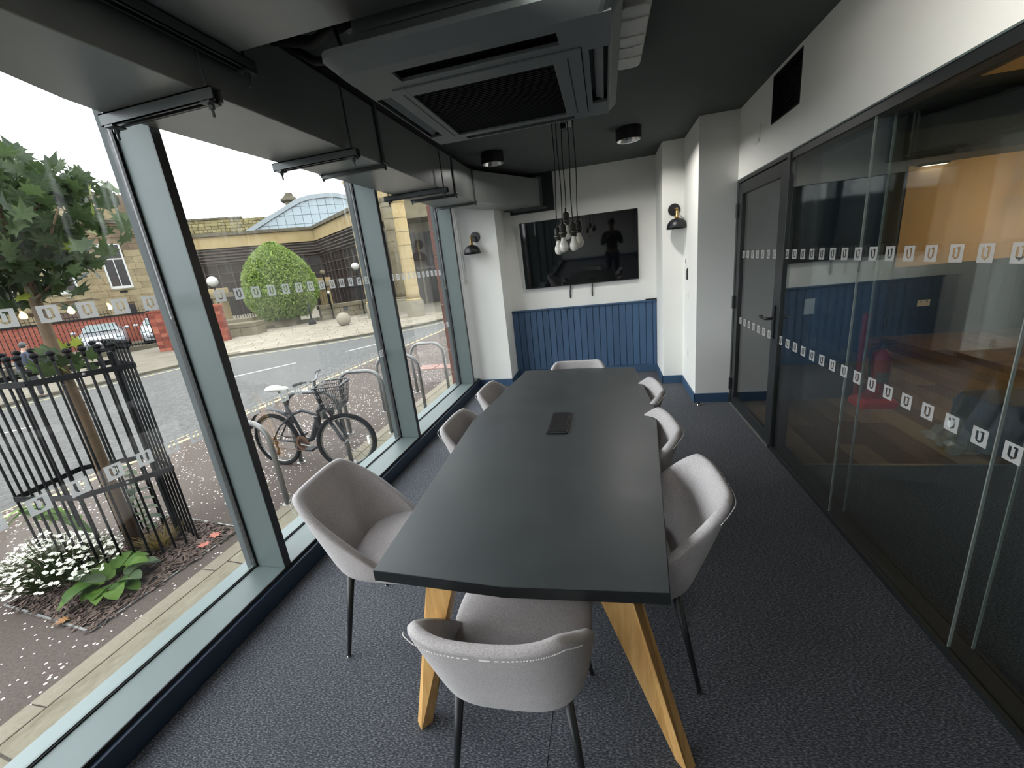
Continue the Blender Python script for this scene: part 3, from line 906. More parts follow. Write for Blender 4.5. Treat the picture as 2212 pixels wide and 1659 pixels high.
plate('wall_socket', 'white wall socket low on the pier above the blue skirting', 'socket', 4.85, .465, .086, .086,
      extra=lambda p: obj('rocker', MB().box(-.0125, -.009, -.015, .0, .010, .028), M['white_plastic'], p, bevel=.002))
plate('blank_plate', 'small white blank plate high on the wall above the glass door', 'plate', 3.96, 2.375, .10, .13, x=1.2, t=.008,
      extra=lambda p: obj('lip', MB().box(-.018, -.008, -.045, .045, -.055, -.035), M['white_plastic'], p, bevel=.003))
vg = thing('air_vent', 'black square air vent recessed in the white wall above the glass partition', 'vent', (1.2, 3.46, 2.513))
obj('backing', MB().box(1.26, 1.27, 3.228, 3.692, 2.362, 2.664), M['ac_dark'], vg, world=True)
fv = MB().box(1.198, 1.262, 3.228, 3.236, 2.362, 2.664).box(1.198, 1.262, 3.684, 3.692, 2.362, 2.664).box(1.198, 1.262, 3.236, 3.684, 2.362, 2.370).box(1.198, 1.262, 3.236, 3.684, 2.656, 2.664)
obj('frame', fv, M['black_frame'], vg, world=True)
for k in range(9):
    z = 2.385 + k * .031
    obj('slat', MB().obox((1.215, 3.236, z), (.028, 0, .02), (0, .448, 0), (.002, 0, .003)), M['ac_dark'], vg, world=True)
bc = thing('blind_chain', 'thin white roller blind chain hanging beside the window pier', 'cord', (-1.83, 5.34, 1.47))
cm = MB()
for dx in (-.012, .012):
    cm.tube([(-1.832 + dx, 5.345, 2.44), (-1.831 + dx, 5.345, 1.60), (-1.830 + dx * .6, 5.345, 1.49)], .0025, 6)
cm.tube([(-1.8372, 5.345, 1.49), (-1.834, 5.345, 1.478), (-1.830, 5.345, 1.474), (-1.826, 5.345, 1.478), (-1.8228, 5.345, 1.49)], .0025, 6)
obj('chain', cm, M['white_plastic'], bc, world=True, smooth=True)
obj('tension_clip', MB().box(-1.845, -1.815, 5.335, 5.36, 1.455, 1.482), M['white_plastic'], bc, world=True, bevel=.003)
ds = thing('door_stop', 'small chrome door stop on the carpet at the pier corner', 'door stop', (.885, 4.35, 0))
obj('base', MB().lathe([(.019, 0), (.019, .006), (.013, .010), (.013, .018)], n=20), M['chrome'], ds, smooth=True)
obj('buffer', MB().lathe([(.014, .018), (.016, .022), (.016, .030), (.012, .034), (.001, .034)], n=20), M['gasket'], ds, smooth=True)

# ================================================================== LOUNGE THINGS
st = thing('extinguisher_stand', 'red plastic floor stand under the red fire extinguisher', 'stand', (2.37, 4.24, 0))
obj('base', MB().loft([R(-.15, .15, -.12, .12, 0, .03), R(-.15, .15, -.12, .12, .05, .03), R(-.12, .12, -.09, .09, .085, .03)]), M['red_base'], st, bevel=.005)
obj('back_post', MB().box(-.12, -.06, .06, .10, .06, .85), M['red'], st, bevel=.01)
fe = thing('fire_extinguisher', 'red fire extinguisher standing on its red floor stand beyond the glass', 'fire extinguisher', (2.38, 4.22, .087))
obj('cylinder', MB().lathe([(.07, 0), (.078, .01), (.078, .36), (.066, .41), (.035, .435), (.03, .45)], n=28), M['red'], fe, smooth=True)
obj('label', MB().grid(lambda u, v: Vector((.0787 * cos(-2.3 + 1.2 * u), .0787 * sin(-2.3 + 1.2 * u), .15 + .10 * v)), 10, 1), M['strut'], fe, smooth=True)
hdl = obj('valve', MB().cyl((0, 0, .445), (0, 0, .485), .022, n=14), M['black_metal'], fe)
obj('lever', MB().box(-.02, .10, -.012, .012, .485, .497).box(-.02, .09, -.01, .01, .515, .525).box(-.02, .0, -.01, .01, .49, .52), M['black_metal'], hdl)
obj('hose', MB().tube([(-.02, 0, .47), (-.09, -.01, .45), (-.105, -.03, .36), (-.095, -.04, .2), (-.09, -.04, .1)], .011, 8), M['black_metal'], fe, smooth=True)
sk = thing('double_socket', 'white double socket on the navy boarding of the lounge wall', 'socket', (4.41, 7.085, .46))
obj('plate', MB().box(-.075, .075, -.01, 0, -.045, .045), M['white_plastic'], sk, bevel=.003)
for dx in (-.036, .036):
    obj('rocker', MB().box(dx - .008, dx + .008, -.013, -.01, .012, .03), M['strut'], sk, bevel=.001)
ls = thing('panel_switch', 'white switch plate on the navy wall just beyond the glass', 'switch', (1.86, 4.44, .93))
obj('plate', MB().box(-.043, .043, -.009, 0, -.073, .073), M['white_plastic'], ls, bevel=.003)
obj('rocker', MB().box(-.012, .012, -.012, -.009, -.02, .02), M['white_plastic'], ls, bevel=.001)
dc = thing('dome_camera', 'small black dome camera under the lounge bulkhead', 'camera', (4.15, 6.72, 2.62))
obj('base', MB().lathe([(.075, 0), (.075, -.03), (.065, -.045)], n=24), M['black_metal'], dc, smooth=True)
obj('dome', MB().lathe([(.055, -.045), (.052, -.07), (.035, -.095), (.001, -.105)], n=24), M['screen'], dc, smooth=True)
sp = thing('surface_spotlight', 'small black surface light with a bright strip at the lounge bulkhead', 'light', (4.1, 7.06, 2.30))
obj('body', MB().box(-.02, .30, -.06, .0, -.03, .0), M['black_metal'], sp, bevel=.004)
obj('lit_strip', MB().box(.02, .28, -.05, -.01, -.034, -.03), mat('lit_strip', S(255, 244, 224), .4, var=.01, emit=(1, .9, .75), estr=4), sp)
for i, y in enumerate((4.30, 4.87, 5.51, 6.10)):
    lp = thing('lounge_pendant', ['lit warm bulb pendant in the lounge, nearest of the row of four', 'lit warm bulb pendant in the lounge, second of the row of four', 'lit warm bulb pendant in the lounge, third of the row of four', 'lit warm bulb pendant in the lounge, last of the row towards the lit wall'][i], 'pendant light', (5.2, y, 1.69), group='warm pendants over the lounge')
    obj('cord', MB().cyl((0, 0, .12), (0, 0, 1.41), .004, n=6), M['cord'], lp)
    obj('lampholder', MB().lathe([(.006, .13), (.02, .12), (.022, .06), (.018, .05)], n=14), M['brass'], lp, smooth=True)
    obj('bulb', MB().lathe([(.014, .055), (.02, .03), (.042, -.01), (.047, -.04), (.036, -.07), (.001, -.085)], n=18), M['warm_bulb'], lp, smooth=True)
# clear plastic sheeting over a charcoal cushion close to the glass
cu = thing('floor_cushion', 'charcoal upholstered pouffe standing behind the glass under plastic sheeting', 'pouffe', (2.72, 3.36, 0))
obj('body', MB().loft([R(-.24, .24, -.2, .2, .0, .08), R(-.25, .25, -.21, .21, .06, .09), R(-.25, .25, -.21, .21, .30, .09), R(-.22, .22, -.18, .18, .36, .08)]), M['navy_wall'], cu, smooth=True, bevel=.01)
ps = thing('plastic_sheet', 'crumpled clear plastic sheet lying on the floor against the glass', 'plastic sheet', (2.42, 3.25, 0))
def _pl(u, v):
    rr = random.random
    return Vector((-.15 + .52 * u + .02 * rr(), -.10 + .30 * v + .02 * rr(), .015 + .16 * max(0, sin(pi * u)) * (v) + .05 * rr() * (.3 + v)))
psm = NT('clear_polythene')
_a = psm.n('ShaderNodeBsdfTransparent'); _b = psm.n('ShaderNodeBsdfGlossy'); _b.inputs['Roughness'].default_value = .12
_d = psm.n('ShaderNodeBsdfDiffuse'); _d.inputs['Color'].default_value = (.5, .53, .52, 1)
_m = psm.n('ShaderNodeMixShader'); _m.inputs[0].default_value = .5
psm.l(_b.outputs[0], _m.inputs[1]); psm.l(_d.outputs[0], _m.inputs[2])
_m2 = psm.n('ShaderNodeMixShader'); _m2.inputs[0].default_value = .5
psm.l(_a.outputs[0], _m2.inputs[1]); psm.l(_m.outputs[0], _m2.inputs[2]); psm.l(_m2.outputs[0], psm.out.inputs['Surface'])
obj('sheet', MB().grid(_pl, 14, 9), psm.m, ps)
# added fill light behind the camera, out of view, to brighten the room
M['fill_glow'] = mat('fill_light_glow', S(255, 250, 240), .5, var=.01, emit=(1.0, .97, .92), estr=14)
lt = thing('added_rear_fill', 'added out-of-view fill light, a glowing white box behind the branch duct', 'ceiling light', (-.52, -1.0, 2.5))
obj('housing', MB().box(-.44, .44, -.17, .17, .13, .19), M['white_plastic'], lt, bevel=.004)
obj('diffuser', MB().box(-.42, .42, -.15, .15, 0, .13), M['fill_glow'], lt, bevel=.01)

# ================================================================== STREET
G = -.35
def m_macadam():
    t = NT('brown_macadam_with_petals')
    v = t.coord('World', (1, 1, 1))
    f = t.noise(v, 60, 4, .7)
    g = t.noise(v, .8, 3)
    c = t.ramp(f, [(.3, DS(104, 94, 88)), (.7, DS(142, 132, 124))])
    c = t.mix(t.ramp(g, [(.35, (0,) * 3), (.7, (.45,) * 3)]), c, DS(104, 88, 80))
    vo = t.n('ShaderNodeTexVoronoi'); vo.inputs['Scale'].default_value = 27
    t.l(v, vo.inputs['Vector'])
    dens = t.ramp(t.noise(v, 1.1, 2), [(.3, (.14,) * 3), (.7, (.28,) * 3)])
    fl = t.math('LESS_THAN', vo.outputs['Distance'], dens)
    sel = t.n('ShaderNodeSeparateColor'); t.l(vo.outputs['Color'], sel.inputs[0])
    fl = t.math('MULTIPLY', fl, t.math('GREATER_THAN', sel.outputs[0], .42))
    c = t.mix(fl, c, S(206, 198, 190))
    return t.pbr(c, .95, 0, .04, t.bump(f, .4, .004))
M['macadam'] = m_macadam()
def m_asphalt():
    t = NT('worn_grey_asphalt')
    v = t.coord('World', (1, 1, 1))
    f = t.noise(v, 16, 5, .8)
    g = t.noise(v, .5, 3)
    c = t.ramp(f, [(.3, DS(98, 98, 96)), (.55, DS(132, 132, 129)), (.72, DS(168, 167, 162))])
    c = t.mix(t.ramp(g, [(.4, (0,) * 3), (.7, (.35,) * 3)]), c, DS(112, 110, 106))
    return t.pbr(c, .95, 0, .04, t.bump(f, .3, .006))
M['asphalt'] = m_asphalt()
def m_stone(name, a, b, c3, scale=3.0, rnd=.12, stretch=(1, 1, 1), fine=40):
    t = NT(name)
    v = t.coord('World', stretch)
    f = t.noise(v, scale, 5, .65)
    g = t.noise(v, fine, 3, .7)
    c = t.ramp(f, [(.3, a), (.5, b), (.72, c3)])
    c = t.mix(.35, c, t.ramp(g, [(.3, a), (.7, c3)]))
    r = t.n('ShaderNodeObjectInfo').outputs['Random']
    c = t.mix(1.0, c, t.ramp(r, [(0, (1 - rnd,) * 3), (1, (1 + rnd * .7,) * 3)]), 'MULTIPLY')
    return t.pbr(c, .95, 0, .08, t.bump(g, .3, .01))
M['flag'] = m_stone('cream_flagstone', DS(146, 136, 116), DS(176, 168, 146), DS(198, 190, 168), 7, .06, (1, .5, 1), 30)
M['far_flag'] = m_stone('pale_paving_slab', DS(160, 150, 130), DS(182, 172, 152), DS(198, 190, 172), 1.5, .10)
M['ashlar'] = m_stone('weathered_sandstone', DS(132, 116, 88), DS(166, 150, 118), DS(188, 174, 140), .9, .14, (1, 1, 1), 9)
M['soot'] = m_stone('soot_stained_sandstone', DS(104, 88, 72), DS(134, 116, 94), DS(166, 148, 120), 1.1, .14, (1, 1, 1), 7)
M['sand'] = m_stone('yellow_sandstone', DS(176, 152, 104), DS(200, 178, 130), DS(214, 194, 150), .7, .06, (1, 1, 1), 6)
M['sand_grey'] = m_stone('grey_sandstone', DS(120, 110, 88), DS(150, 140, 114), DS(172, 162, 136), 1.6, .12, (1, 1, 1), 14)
M['coping'] = m_stone('dark_lichen_coping', DS(84, 80, 68), DS(116, 110, 94), DS(150, 142, 120), 2.5, .12)
M['yellow_line'] = mat('worn_yellow_paint', DS(206, 196, 140), .8, var=.12, scale=20, kind='World')
M['white_line'] = mat('worn_white_paint', DS(196, 196, 190), .8, var=.15, scale=20, kind='World')
M['galv'] = mat('galvanised_steel', DS(176, 176, 172), .4, .35, .5, var=.1, scale=20)
M['iron'] = mat('black_painted_iron', DS(34, 35, 37), .7, spec=.12, var=.1)
M['bark'] = mat('pale_brown_bark', DS(150, 128, 104), .85, spec=.1, var=.22, scale=14, stretch=(1, 1, .35), bump=.5, bscale=40)
M['brown_glass'] = mat('dark_bronze_glazing', DS(64, 56, 52), .3, spec=.12, var=.25, scale=1.2)
M['louvre'] = mat('brown_grey_louvre', DS(112, 100, 92), .6, spec=.15, var=.06, rnd=.06)
M['white_frame'] = mat('white_painted_joinery', DS(222, 222, 216), .5, var=.02)
M['sash_glass'] = mat('dark_sash_glass', DS(60, 56, 56), .2, spec=.15, var=.25, scale=2)
M['slate'] = mat('grey_slate', DS(120, 118, 112), .7, var=.15, scale=4)
M['roof_glass'] = mat('pale_blue_roof_glazing', DS(166, 186, 194), .2, spec=.6, var=.06, rnd=.05)
M['roof_metal'] = mat('pale_grey_roof_metal', DS(160, 172, 176), .4, .2, .5, var=.05)
M['lichen_rubble'] = m_stone('lichen_rubble', DS(120, 110, 78), DS(172, 160, 112), DS(206, 194, 146), 2.2, .2, (1, 1, 1), 7)
M['globe'] = mat('white_lamp_globe', DS(232, 230, 222), .3, var=.03)
M['silver_car'] = mat('silver_car_paint', DS(186, 190, 196), .3, .4, .5, var=.03, coat=.5)
M['white_car'] = mat('white_car_paint', DS(222, 224, 226), .3, .0, .5, var=.02, coat=.5)
M['car_glass'] = mat('car_window_glass', DS(150, 164, 164), .1, spec=.7, var=.08)
M['tyre'] = mat('black_tyre_rubber', DS(40, 40, 40), .85, spec=.1, var=.12)
M['rusty'] = mat('rusty_steel', DS(132, 92, 62), .7, .3, .4, var=.25, scale=40)
M['bike_frame'] = mat('dark_grey_bike_paint', DS(68, 72, 76), .5, spec=.2, var=.06)
M['silver'] = mat('silver_alloy', DS(184, 184, 180), .3, .7, .5, var=.06)
M['red_tile'] = m_stone('red_sandstone_tile', DS(150, 98, 86), DS(172, 118, 104), DS(184, 134, 118), 9, .08, (1, 1, 1), 60)
M['tile_joint'] = mat('pale_pink_joint', DS(214, 176, 164), .8, var=.05)
M['skin'] = mat('skin', DS(196, 150, 128), .55, spec=.4, var=.05)
M['hair'] = mat('black_hair', DS(26, 24, 26), .6, var=.2, scale=60)
M['navy_cloth'] = mat('navy_cloth', DS(44, 56, 84), .85, var=.12, scale=20)
M['dark_cloth'] = mat('dark_trouser_cloth', DS(48, 48, 54), .85, var=.12, scale=20)
M['denim'] = mat('blue_denim', DS(64, 84, 122), .85, var=.14, scale=24)
M['black_cloth'] = mat('black_jacket_cloth', DS(26, 26, 28), .85, var=.12, scale=20)
def m_brick():
    t = NT('red_brick_face')
    v = t.coord('World', (1, 1, 1))
    f = t.noise(v, 3, 4)
    r = t.n('ShaderNodeObjectInfo').outputs['Random']
    c = t.ramp(t.mix(.6, f, r), [(.25, DS(134, 62, 46)), (.5, DS(170, 84, 64)), (.75, DS(188, 110, 86))])
    return t.pbr(c, .85, 0, .25, t.bump(t.noise(v, 30, 3), .3, .006))
M['brick'] = m_brick()
def m_brickwall():
    t = NT('far_red_brickwork')
    sx = t.n('ShaderNodeSeparateXYZ'); t.l(t.n('ShaderNodeNewGeometry').outputs['Position'], sx.inputs[0])
    cx = t.n('ShaderNodeCombineXYZ'); t.l(sx.outputs['Y'], cx.inputs[0]); t.l(sx.outputs['Z'], cx.inputs[1])
    b = t.n('ShaderNodeTexBrick')
    b.inputs['Scale'].default_value = 1.0
    b.inputs['Brick Width'].default_value = .23; b.inputs['Row Height'].default_value = .077; b.inputs['Mortar Size'].default_value = .008
    b.inputs['Color1'].default_value = (*DS(164, 78, 60), 1); b.inputs['Color2'].default_value = (*DS(190, 104, 84), 1); b.inputs['Mortar'].default_value = (*DS(150, 116, 102), 1)
    t.l(cx.outputs[0], b.inputs['Vector'])
    return t.pbr(b.outputs[0], .9, 0, .2)
M['brickwall'] = m_brickwall()
M['mortar'] = mat('grey_mortar', DS(150, 128, 114), .9, var=.1)
def m_leaf(name, dark, lightc, k=.5):
    t = NT(name)
    r = t.n('ShaderNodeObjectInfo').outputs['Random']
    f = t.noise(t.coord('World', (1, 1, 1)), 9, 3)
    c = t.ramp(t.mix(.5, f, r), [(.3, dark), (.72, lightc)])
    d = t.n('ShaderNodeBsdfPrincipled'); t.l(c, d.inputs['Base Color']); d.inputs['Roughness'].default_value = .5; d.inputs['Specular IOR Level'].default_value = .2
    tl = t.n('ShaderNodeBsdfTranslucent'); t.l(t.mix(.5, c, lightc), tl.inputs['Color'])
    mx = t.n('ShaderNodeMixShader'); mx.inputs[0].default_value = k
    t.l(d.outputs[0], mx.inputs[1]); t.l(tl.outputs[0], mx.inputs[2]); t.l(mx.outputs[0], t.out.inputs['Surface'])
    return t.m
M['leaf'] = m_leaf('maple_leaf', DS(54, 74, 50), DS(104, 128, 76), .4)
M['leaf_lime'] = m_leaf('lime_maple_leaf', DS(140, 166, 50), DS(196, 208, 84), .5)
M['bush_leaf'] = m_leaf('clipped_laurel_leaf', DS(84, 118, 46), DS(196, 226, 116), .35)
M['broad_leaf'] = m_leaf('broad_dock_leaf', DS(80, 128, 38), DS(136, 182, 70), .45)
M['grey_leaf'] = m_leaf('grey_green_leaf', DS(96, 122, 84), DS(140, 164, 120), .4)
M['dry'] = m_leaf('dry_grass', DS(150, 128, 66), DS(186, 164, 96), .4)
M['stem'] = m_leaf('green_stem', DS(96, 118, 62), DS(140, 156, 90), .3)
M['petal'] = mat('white_daisy_petal', S(205, 205, 190), .6, var=.03)
M['mulch'] = mat('bark_mulch_chip', DS(124, 106, 96), .85, spec=.1, var=.45, scale=14, kind='World')
M['soil'] = mat('dark_soil', DS(58, 48, 42), .95, var=.3, scale=8)

gr = struct('ground', MB().box(-90, -2.14, -40, 95, G - .3, G - .045), M['asphalt'])
pv = struct('pavement', MB().prism([(-2.14, -12), (-2.14, 40), (-5.2, 40), (-5.95, 14), (-6.3, 5), (-6.62, -2), (-7.0, -12)], G - .04, G), M['macadam'])
# flagstones and their edging along the shop front
y = -3.0
while y < 9.5:
    h = random.choice((.9, 1.1, 1.3))
    obj('flagstone', MB().prism([(-2.16, y + .004), (-2.925 - .0 * y, y + .004 + .08), (-2.925, y + h + .08), (-2.16, y + h)], G, G + .006), M['flag'], pv, bevel=.003, seg=1)
    y += h + .006
y = -3.0
while y < 9.5:
    obj('edging_stone', MB().box(-3.06, -2.93, y + .003, y + .997, G, G + .007), M['far_flag'], pv, bevel=.003, seg=1)
    y += 1.0
rd = struct('road', MB().prism([(-6.30, 5), (-5.95, 14), (-5.2, 40), (-9, 60), (-50, 60), (-50, -25), (-7.5, -25), (-6.62, -2)], G - .04, G - .006), M['asphalt'])
def strip(name, pts, w, m, parent, z0=G - .006, z1=G - .002):
    mb = MB()
    for a, b in zip(pts, pts[1:]):
        a, b = Vector((*a, 0)), Vector((*b, 0))
        nn = Vector(((b - a).y, -(b - a).x, 0)).normalized() * w
        mb.obox(a + Vector((0, 0, z0)), b - a, nn, (0, 0, z1 - z0))
    return obj(name, mb, m, parent)
strip('yellow_line', [(-6.78, -4), (-6.42, 3), (-6.12, 10), (-5.6, 24)], .085, M['yellow_line'], rd)
strip('yellow_line', [(-6.60, -4), (-6.24, 3), (-5.96, 10), (-5.44, 24)], .085, M['yellow_line'], rd, G - .006, G + .004)
for (a, b) in (((-12.4, 1.6), (-10.8, 5.2)), ((-9.75, 7.8), (-8.55, 9.65)), ((-7.8, 10.9), (-6.9, 12.6))):
    strip('centre_dash', [a, b], .11, M['white_line'], rd)
KERB = [(-14.7, -12), (-14.4, 2), (-14.2, 7.0), (-13.3, 10.2), (-12.7, 11.4), (-11.35, 12.15), (-10.05, 12.95), (-7.95, 14.85), (-7.2, 16.0), (-6.3, 19), (-5.8, 26), (-5.6, 40)]
strip('yellow_line', [(p[0] + .35, p[1] - .25) for p in KERB], .08, M['yellow_line'], rd)
M['pave_base'] = m_stone('brown_grey_paving', DS(128, 120, 104), DS(150, 142, 126), DS(168, 160, 144), 1.2, .1)
fp = struct('pavement_far', MB().prism(KERB + [(-70, 70), (-70, -12)], G - .05, G + .015), M['pave_base'])
kb = []
for a, b in zip(KERB[1:-1], KERB[2:]):
    a, b = Vector((*a, 0)), Vector((*b, 0))
    L = (b - a).length
    k = max(1, round(L / .9))
    for i in range(k):
        p, q = a + (b - a) * (i / k), a + (b - a) * ((i + .985) / k)
        nn = Vector(((b - a).y, -(b - a).x, 0)).normalized()
        obj('kerb_stone', MB().obox(p + nn * .02 + Vector((0, 0, G - .05)), q - p, -nn * .16, (0, 0, .115)), M['coping'], fp)
for i in range(4):
    tb_ = obj('tactile_slab', MB().box(-4.1 + .41 * i, -3.7 + .41 * i, 8.0, 8.4, G, G + .006), M['red_tile'], pv)
    for k in range(5):
        obj('tactile_rib', MB().box(-4.08 + .41 * i, -3.72 + .41 * i, 8.03 + .075 * k, 8.065 + .075 * k, G + .006, G + .010), M['tile_joint'], tb_)
# paving slabs across the street
def inside(p, poly):
    c = False
    n = len(poly)
    for i in range(n):
        a, b = poly[i], poly[(i + 1) % n]
        if (a[1] > p[1]) != (b[1] > p[1]) and p[0] < (b[0] - a[0]) * (p[1] - a[1]) / (b[1] - a[1]) + a[0]: c = not c
    return c
zone = [(-13.0, 11.7), (-11.4, 12.45), (-10.1, 13.25), (-8.1, 15.1), (-7.4, 16.2), (-6.8, 18.5), (-9.2, 20.5), (-15.5, 22.5), (-18.3, 18.8), (-17.4, 16.4), (-17.6, 14.2), (-14.0, 11.8)]
ux, uy = Vector((.80, .60, 0)), Vector((-.60, .80, 0))
slab = {}
cnt = 0
for j in range(-4, 18):
    u = -12 + random.random()
    while u < 12:
        w = random.choice((.75, .9, 1.1))
        ctr = Vector((-12.8, 15.8, 0)) + ux * (u + w / 2) + uy * ((j - 7) * .62)
        if inside(ctr, zone) and cnt < 290:
            if w not in slab: slab[w] = MB().box(-w / 2 + .011, w / 2 - .011, -.298, .298, 0, .022).mesh('paving_slab', M['far_flag'])
            put('paving_slab', slab[w], fp, (ctr.x, ctr.y, G + .012), atan2(.6, .8))
            cnt += 1
        u += w
strip('light_band', [(-14.9, 18.9), (-12.3, 14.0)], .22, M['flag'], fp, G + .03, G + .038)

# ------------------------------------------------------------------ street tree in its pit
pit = thing('tree_pit_frame', 'galvanised steel edging frame of the tree pit with cross bars', 'frame', (-3.75, 2.02, G))
P4 = [(-4.30, 1.53), (-3.28, 1.42), (-3.19, 2.50), (-4.20, 2.63)]
def bar(a, b, w, z0, z1):
    a, b = Vector((*a, 0)), Vector((*b, 0))
    nn = Vector(((b - a).y, -(b - a).x, 0)).normalized() * w
    return MB().obox(a - nn / 2 + Vector((0, 0, z0)), b - a, nn, (0, 0, z1 - z0))
for i in range(4):
    obj('edge_bar', bar(P4[i], P4[(i + 1) % 4], .014, G - .06, G + .012), M['galv'], pit, world=True)
lerp = lambda a, b, t: (a[0] + (b[0] - a[0]) * t, a[1] + (b[1] - a[1]) * t)
for t in (.30, .70):
    obj('cross_bar', bar(lerp(P4[0], P4[1], t), lerp(P4[3], P4[2], t), .012, G - .06, G + .006), M['galv'], pit, world=True)
    obj('cross_bar', bar(lerp(P4[0], P4[3], t), lerp(P4[1], P4[2], t), .012, G - .06, G + .006), M['galv'], pit, world=True)
mu = MB().prism(P4, G - .03, G + .001)
sl_ = obj('soil_bed', mu, M['soil']); sl_['kind'] = 'stuff'; sl_['label'] = 'dark soil of the tree pit under the bark mulch'; sl_['category'] = 'soil'
chips = MB()
for i in range(3200):
    u, v = random.random(), random.random()
    a = lerp(lerp(P4[0], P4[1], u), lerp(P4[3], P4[2], u), v)
    an, L, W_ = random.random() * pi, .014 + .03 * random.random(), .004 + .007 * random.random()
    c, s_ = cos(an), sin(an)
    z = G + .002 + .016 * random.random()
    tz = .012 * (random.random() - .3)
    chips.add([(a[0] + c * L - s_ * W_, a[1] + s_ * L + c * W_, z + tz), (a[0] - c * L - s_ * W_, a[1] - s_ * L + c * W_, z), (a[0] - c * L + s_ * W_, a[1] - s_ * L - c * W_, z + .003), (a[0] + c * L + s_ * W_, a[1] + s_ * L - c * W_, z + tz + .004)], [(0, 1, 2, 3)])
tag(obj('bark_mulch', chips, M['mulch'], kind='stuff'), 'brown bark chips covering the soil of the tree pit', 'mulch')

tg = thing('tree_guard', 'black iron tree guard of ball-topped bars around the young tree', 'tree guard', (-3.85, 2.2, G))
GP = [(-3.765, 1.875), (-3.455, 2.315), (-3.98, 2.52), (-4.42, 2.30), (-4.33, 1.83)]
def ringbar(z):
    m = MB()
    for i in range(5):
        a, b = Vector((*GP[i], z)), Vector((*GP[(i + 1) % 5], z))
        nn = Vector(((b - a).y, -(b - a).x, 0)).normalized()
        m.obox(a + nn * .006 - Vector((0, 0, .02)), b - a, nn * .008, (0, 0, .04))
    return m
for z in (.335, 1.19):
    rg = obj('band', ringbar(z), M['iron'], tg, world=True)
    mid = (Vector((*GP[0], z)) + Vector((*GP[1], z))) / 2
    obj('bolt_head', MB().sphere(mid + Vector((.013, -.009, 0)), .011, 10, 6), M['galv'], rg, world=True, smooth=True)
barm = None
nb = [7, 6, 6, 5, 7]
for i in range(5):
    a, b = Vector((*GP[i], 0)), Vector((*GP[(i + 1) % 5], 0))
    for k in range(nb[i]):
        p = a + (b - a) * (k / nb[i])
        if barm is None:
            bm_ = MB().cyl((0, 0, 0), (0, 0, 1.66), .0085, n=8).cyl((0, 0, 1.66), (0, 0, 1.70), .0085, .016, 8).sphere((0, 0, 1.715), .024, 12, 8, (1, 1, .8))
            barm = bm_.mesh('bar', M['iron'], True)
        put('bar', barm, tg, (p.x + 3.85, p.y - 2.2, 0))
obj('stay_post', MB().box(-3.70, -3.67, 2.33, 2.36, G, 1.30), M['iron'], tg, world=True)

def maple_mesh(m, size=.085):
    lob = [(0, -.35), (.18, -.30), (.62, -.55), (.50, -.18), (1.0, .05), (.62, .18), (.70, .62), (.30, .42), (.16, .70), (0, 1.15), (-.16, .70), (-.30, .42), (-.70, .62), (-.62, .18), (-1.0, .05), (-.50, -.18), (-.62, -.55), (-.18, -.30)]
    mb = MB()
    c = (0, 0, 0)
    vs = [c] + [(x * size, y * size, -.10 * size * (x * x + y * y) + .12 * size * abs(x)) for x, y in lob]
    mb.add(vs, [(0, i + 1, (i + 1) % len(lob) + 1) for i in range(len(lob))])
    return mb.mesh('leaf', m, False)
LEAFS = [maple_mesh(M['leaf'], .092), maple_mesh(M['leaf'], .074), maple_mesh(M['leaf_lime'], .064)]
tr = thing('street_tree', 'young maple street tree growing inside the black iron guard', 'tree', (-3.93, 2.17, G))
tx, ty = -3.93, 2.17
tp = [(tx, ty, G), (tx - .01, ty, .3), (tx + .005, ty, .8), (tx - .01, ty, 1.3), (tx, ty + .01, 1.75), (tx + .02, ty, 2.2), (tx, ty, 2.9), (tx - .03, ty, 3.6)]
trk = obj('trunk', MB().tube(tp, [.052, .044, .040, .037, .033, .027, .018, .008], 12), M['bark'], tr, world=True, smooth=True)
for z, a in ((.95, 1.2), (.42, -.4), (1.18, .6), (.72, 2.0)):
    obj('knot', MB().sphere((tx + .036 * cos(a), ty + .036 * sin(a), z), .012, 8, 6, (1, 1, .7)), M['bark'], trk, world=True, smooth=True)
brs = [((tx, ty, 1.72), (tx + .30, ty + .10, 1.97)), ((tx, ty, 1.8), (tx + .48, ty + .05, 2.28)), ((tx, ty, 2.0), (tx - .5, ty - .2, 2.4)), ((tx, ty, 2.1), (tx + .42, ty - .2, 2.40)), ((tx, ty, 1.62), (tx - .28, ty - .1, 1.72)),
       ((tx, ty, 2.2), (tx + .30, ty + .25, 2.5)), ((tx, ty, 2.3), (tx - .4, ty + .2, 2.65)), ((tx, ty, 1.9), (tx + .1, ty - .45, 2.2)), ((tx, ty, 2.35), (tx + .15, ty, 2.6))]
for a, b in brs:
    a, b = Vector(a), Vector(b)
    mid = (a + b) / 2 + Vector((.0, .0, -.03))
    obj('branch', MB().tube([a, mid, b], [.013, .010, .005], 7), M['bark'], tr, world=True, smooth=True)
def rot_rand(down=.5):
    return Euler((random.uniform(.5, 2.0), random.uniform(-.6, .6), random.uniform(0, 2 * pi)))
def in_crown():
    while True:
        p = Vector((random.uniform(-1, 1), random.uniform(-1, 1), random.uniform(-1, 1)))
        if p.length < 1:
            return p
pts = []
for i in range(330):
    p = in_crown()
    c = Vector((tx + .0 + p.x * .78, ty + p.y * .62, 2.45 + p.z * .86))
    if c.z < 1.86 and c.x > tx + .42: continue
    if c.z + .62 * max(0, c.x + 3.83) > 2.74: continue
    pts.append(c)
pts += [Vector((tx + .22 + .26 * random.random(), ty + .1 * random.random(), 1.86 + .2 * random.random())) for _ in range(14)]
low = [Vector((tx - .02 + .32 * (random.random() - .4), ty + .3 * (random.random() - .5), 1.18 + .22 * random.random())) for _ in range(20)]
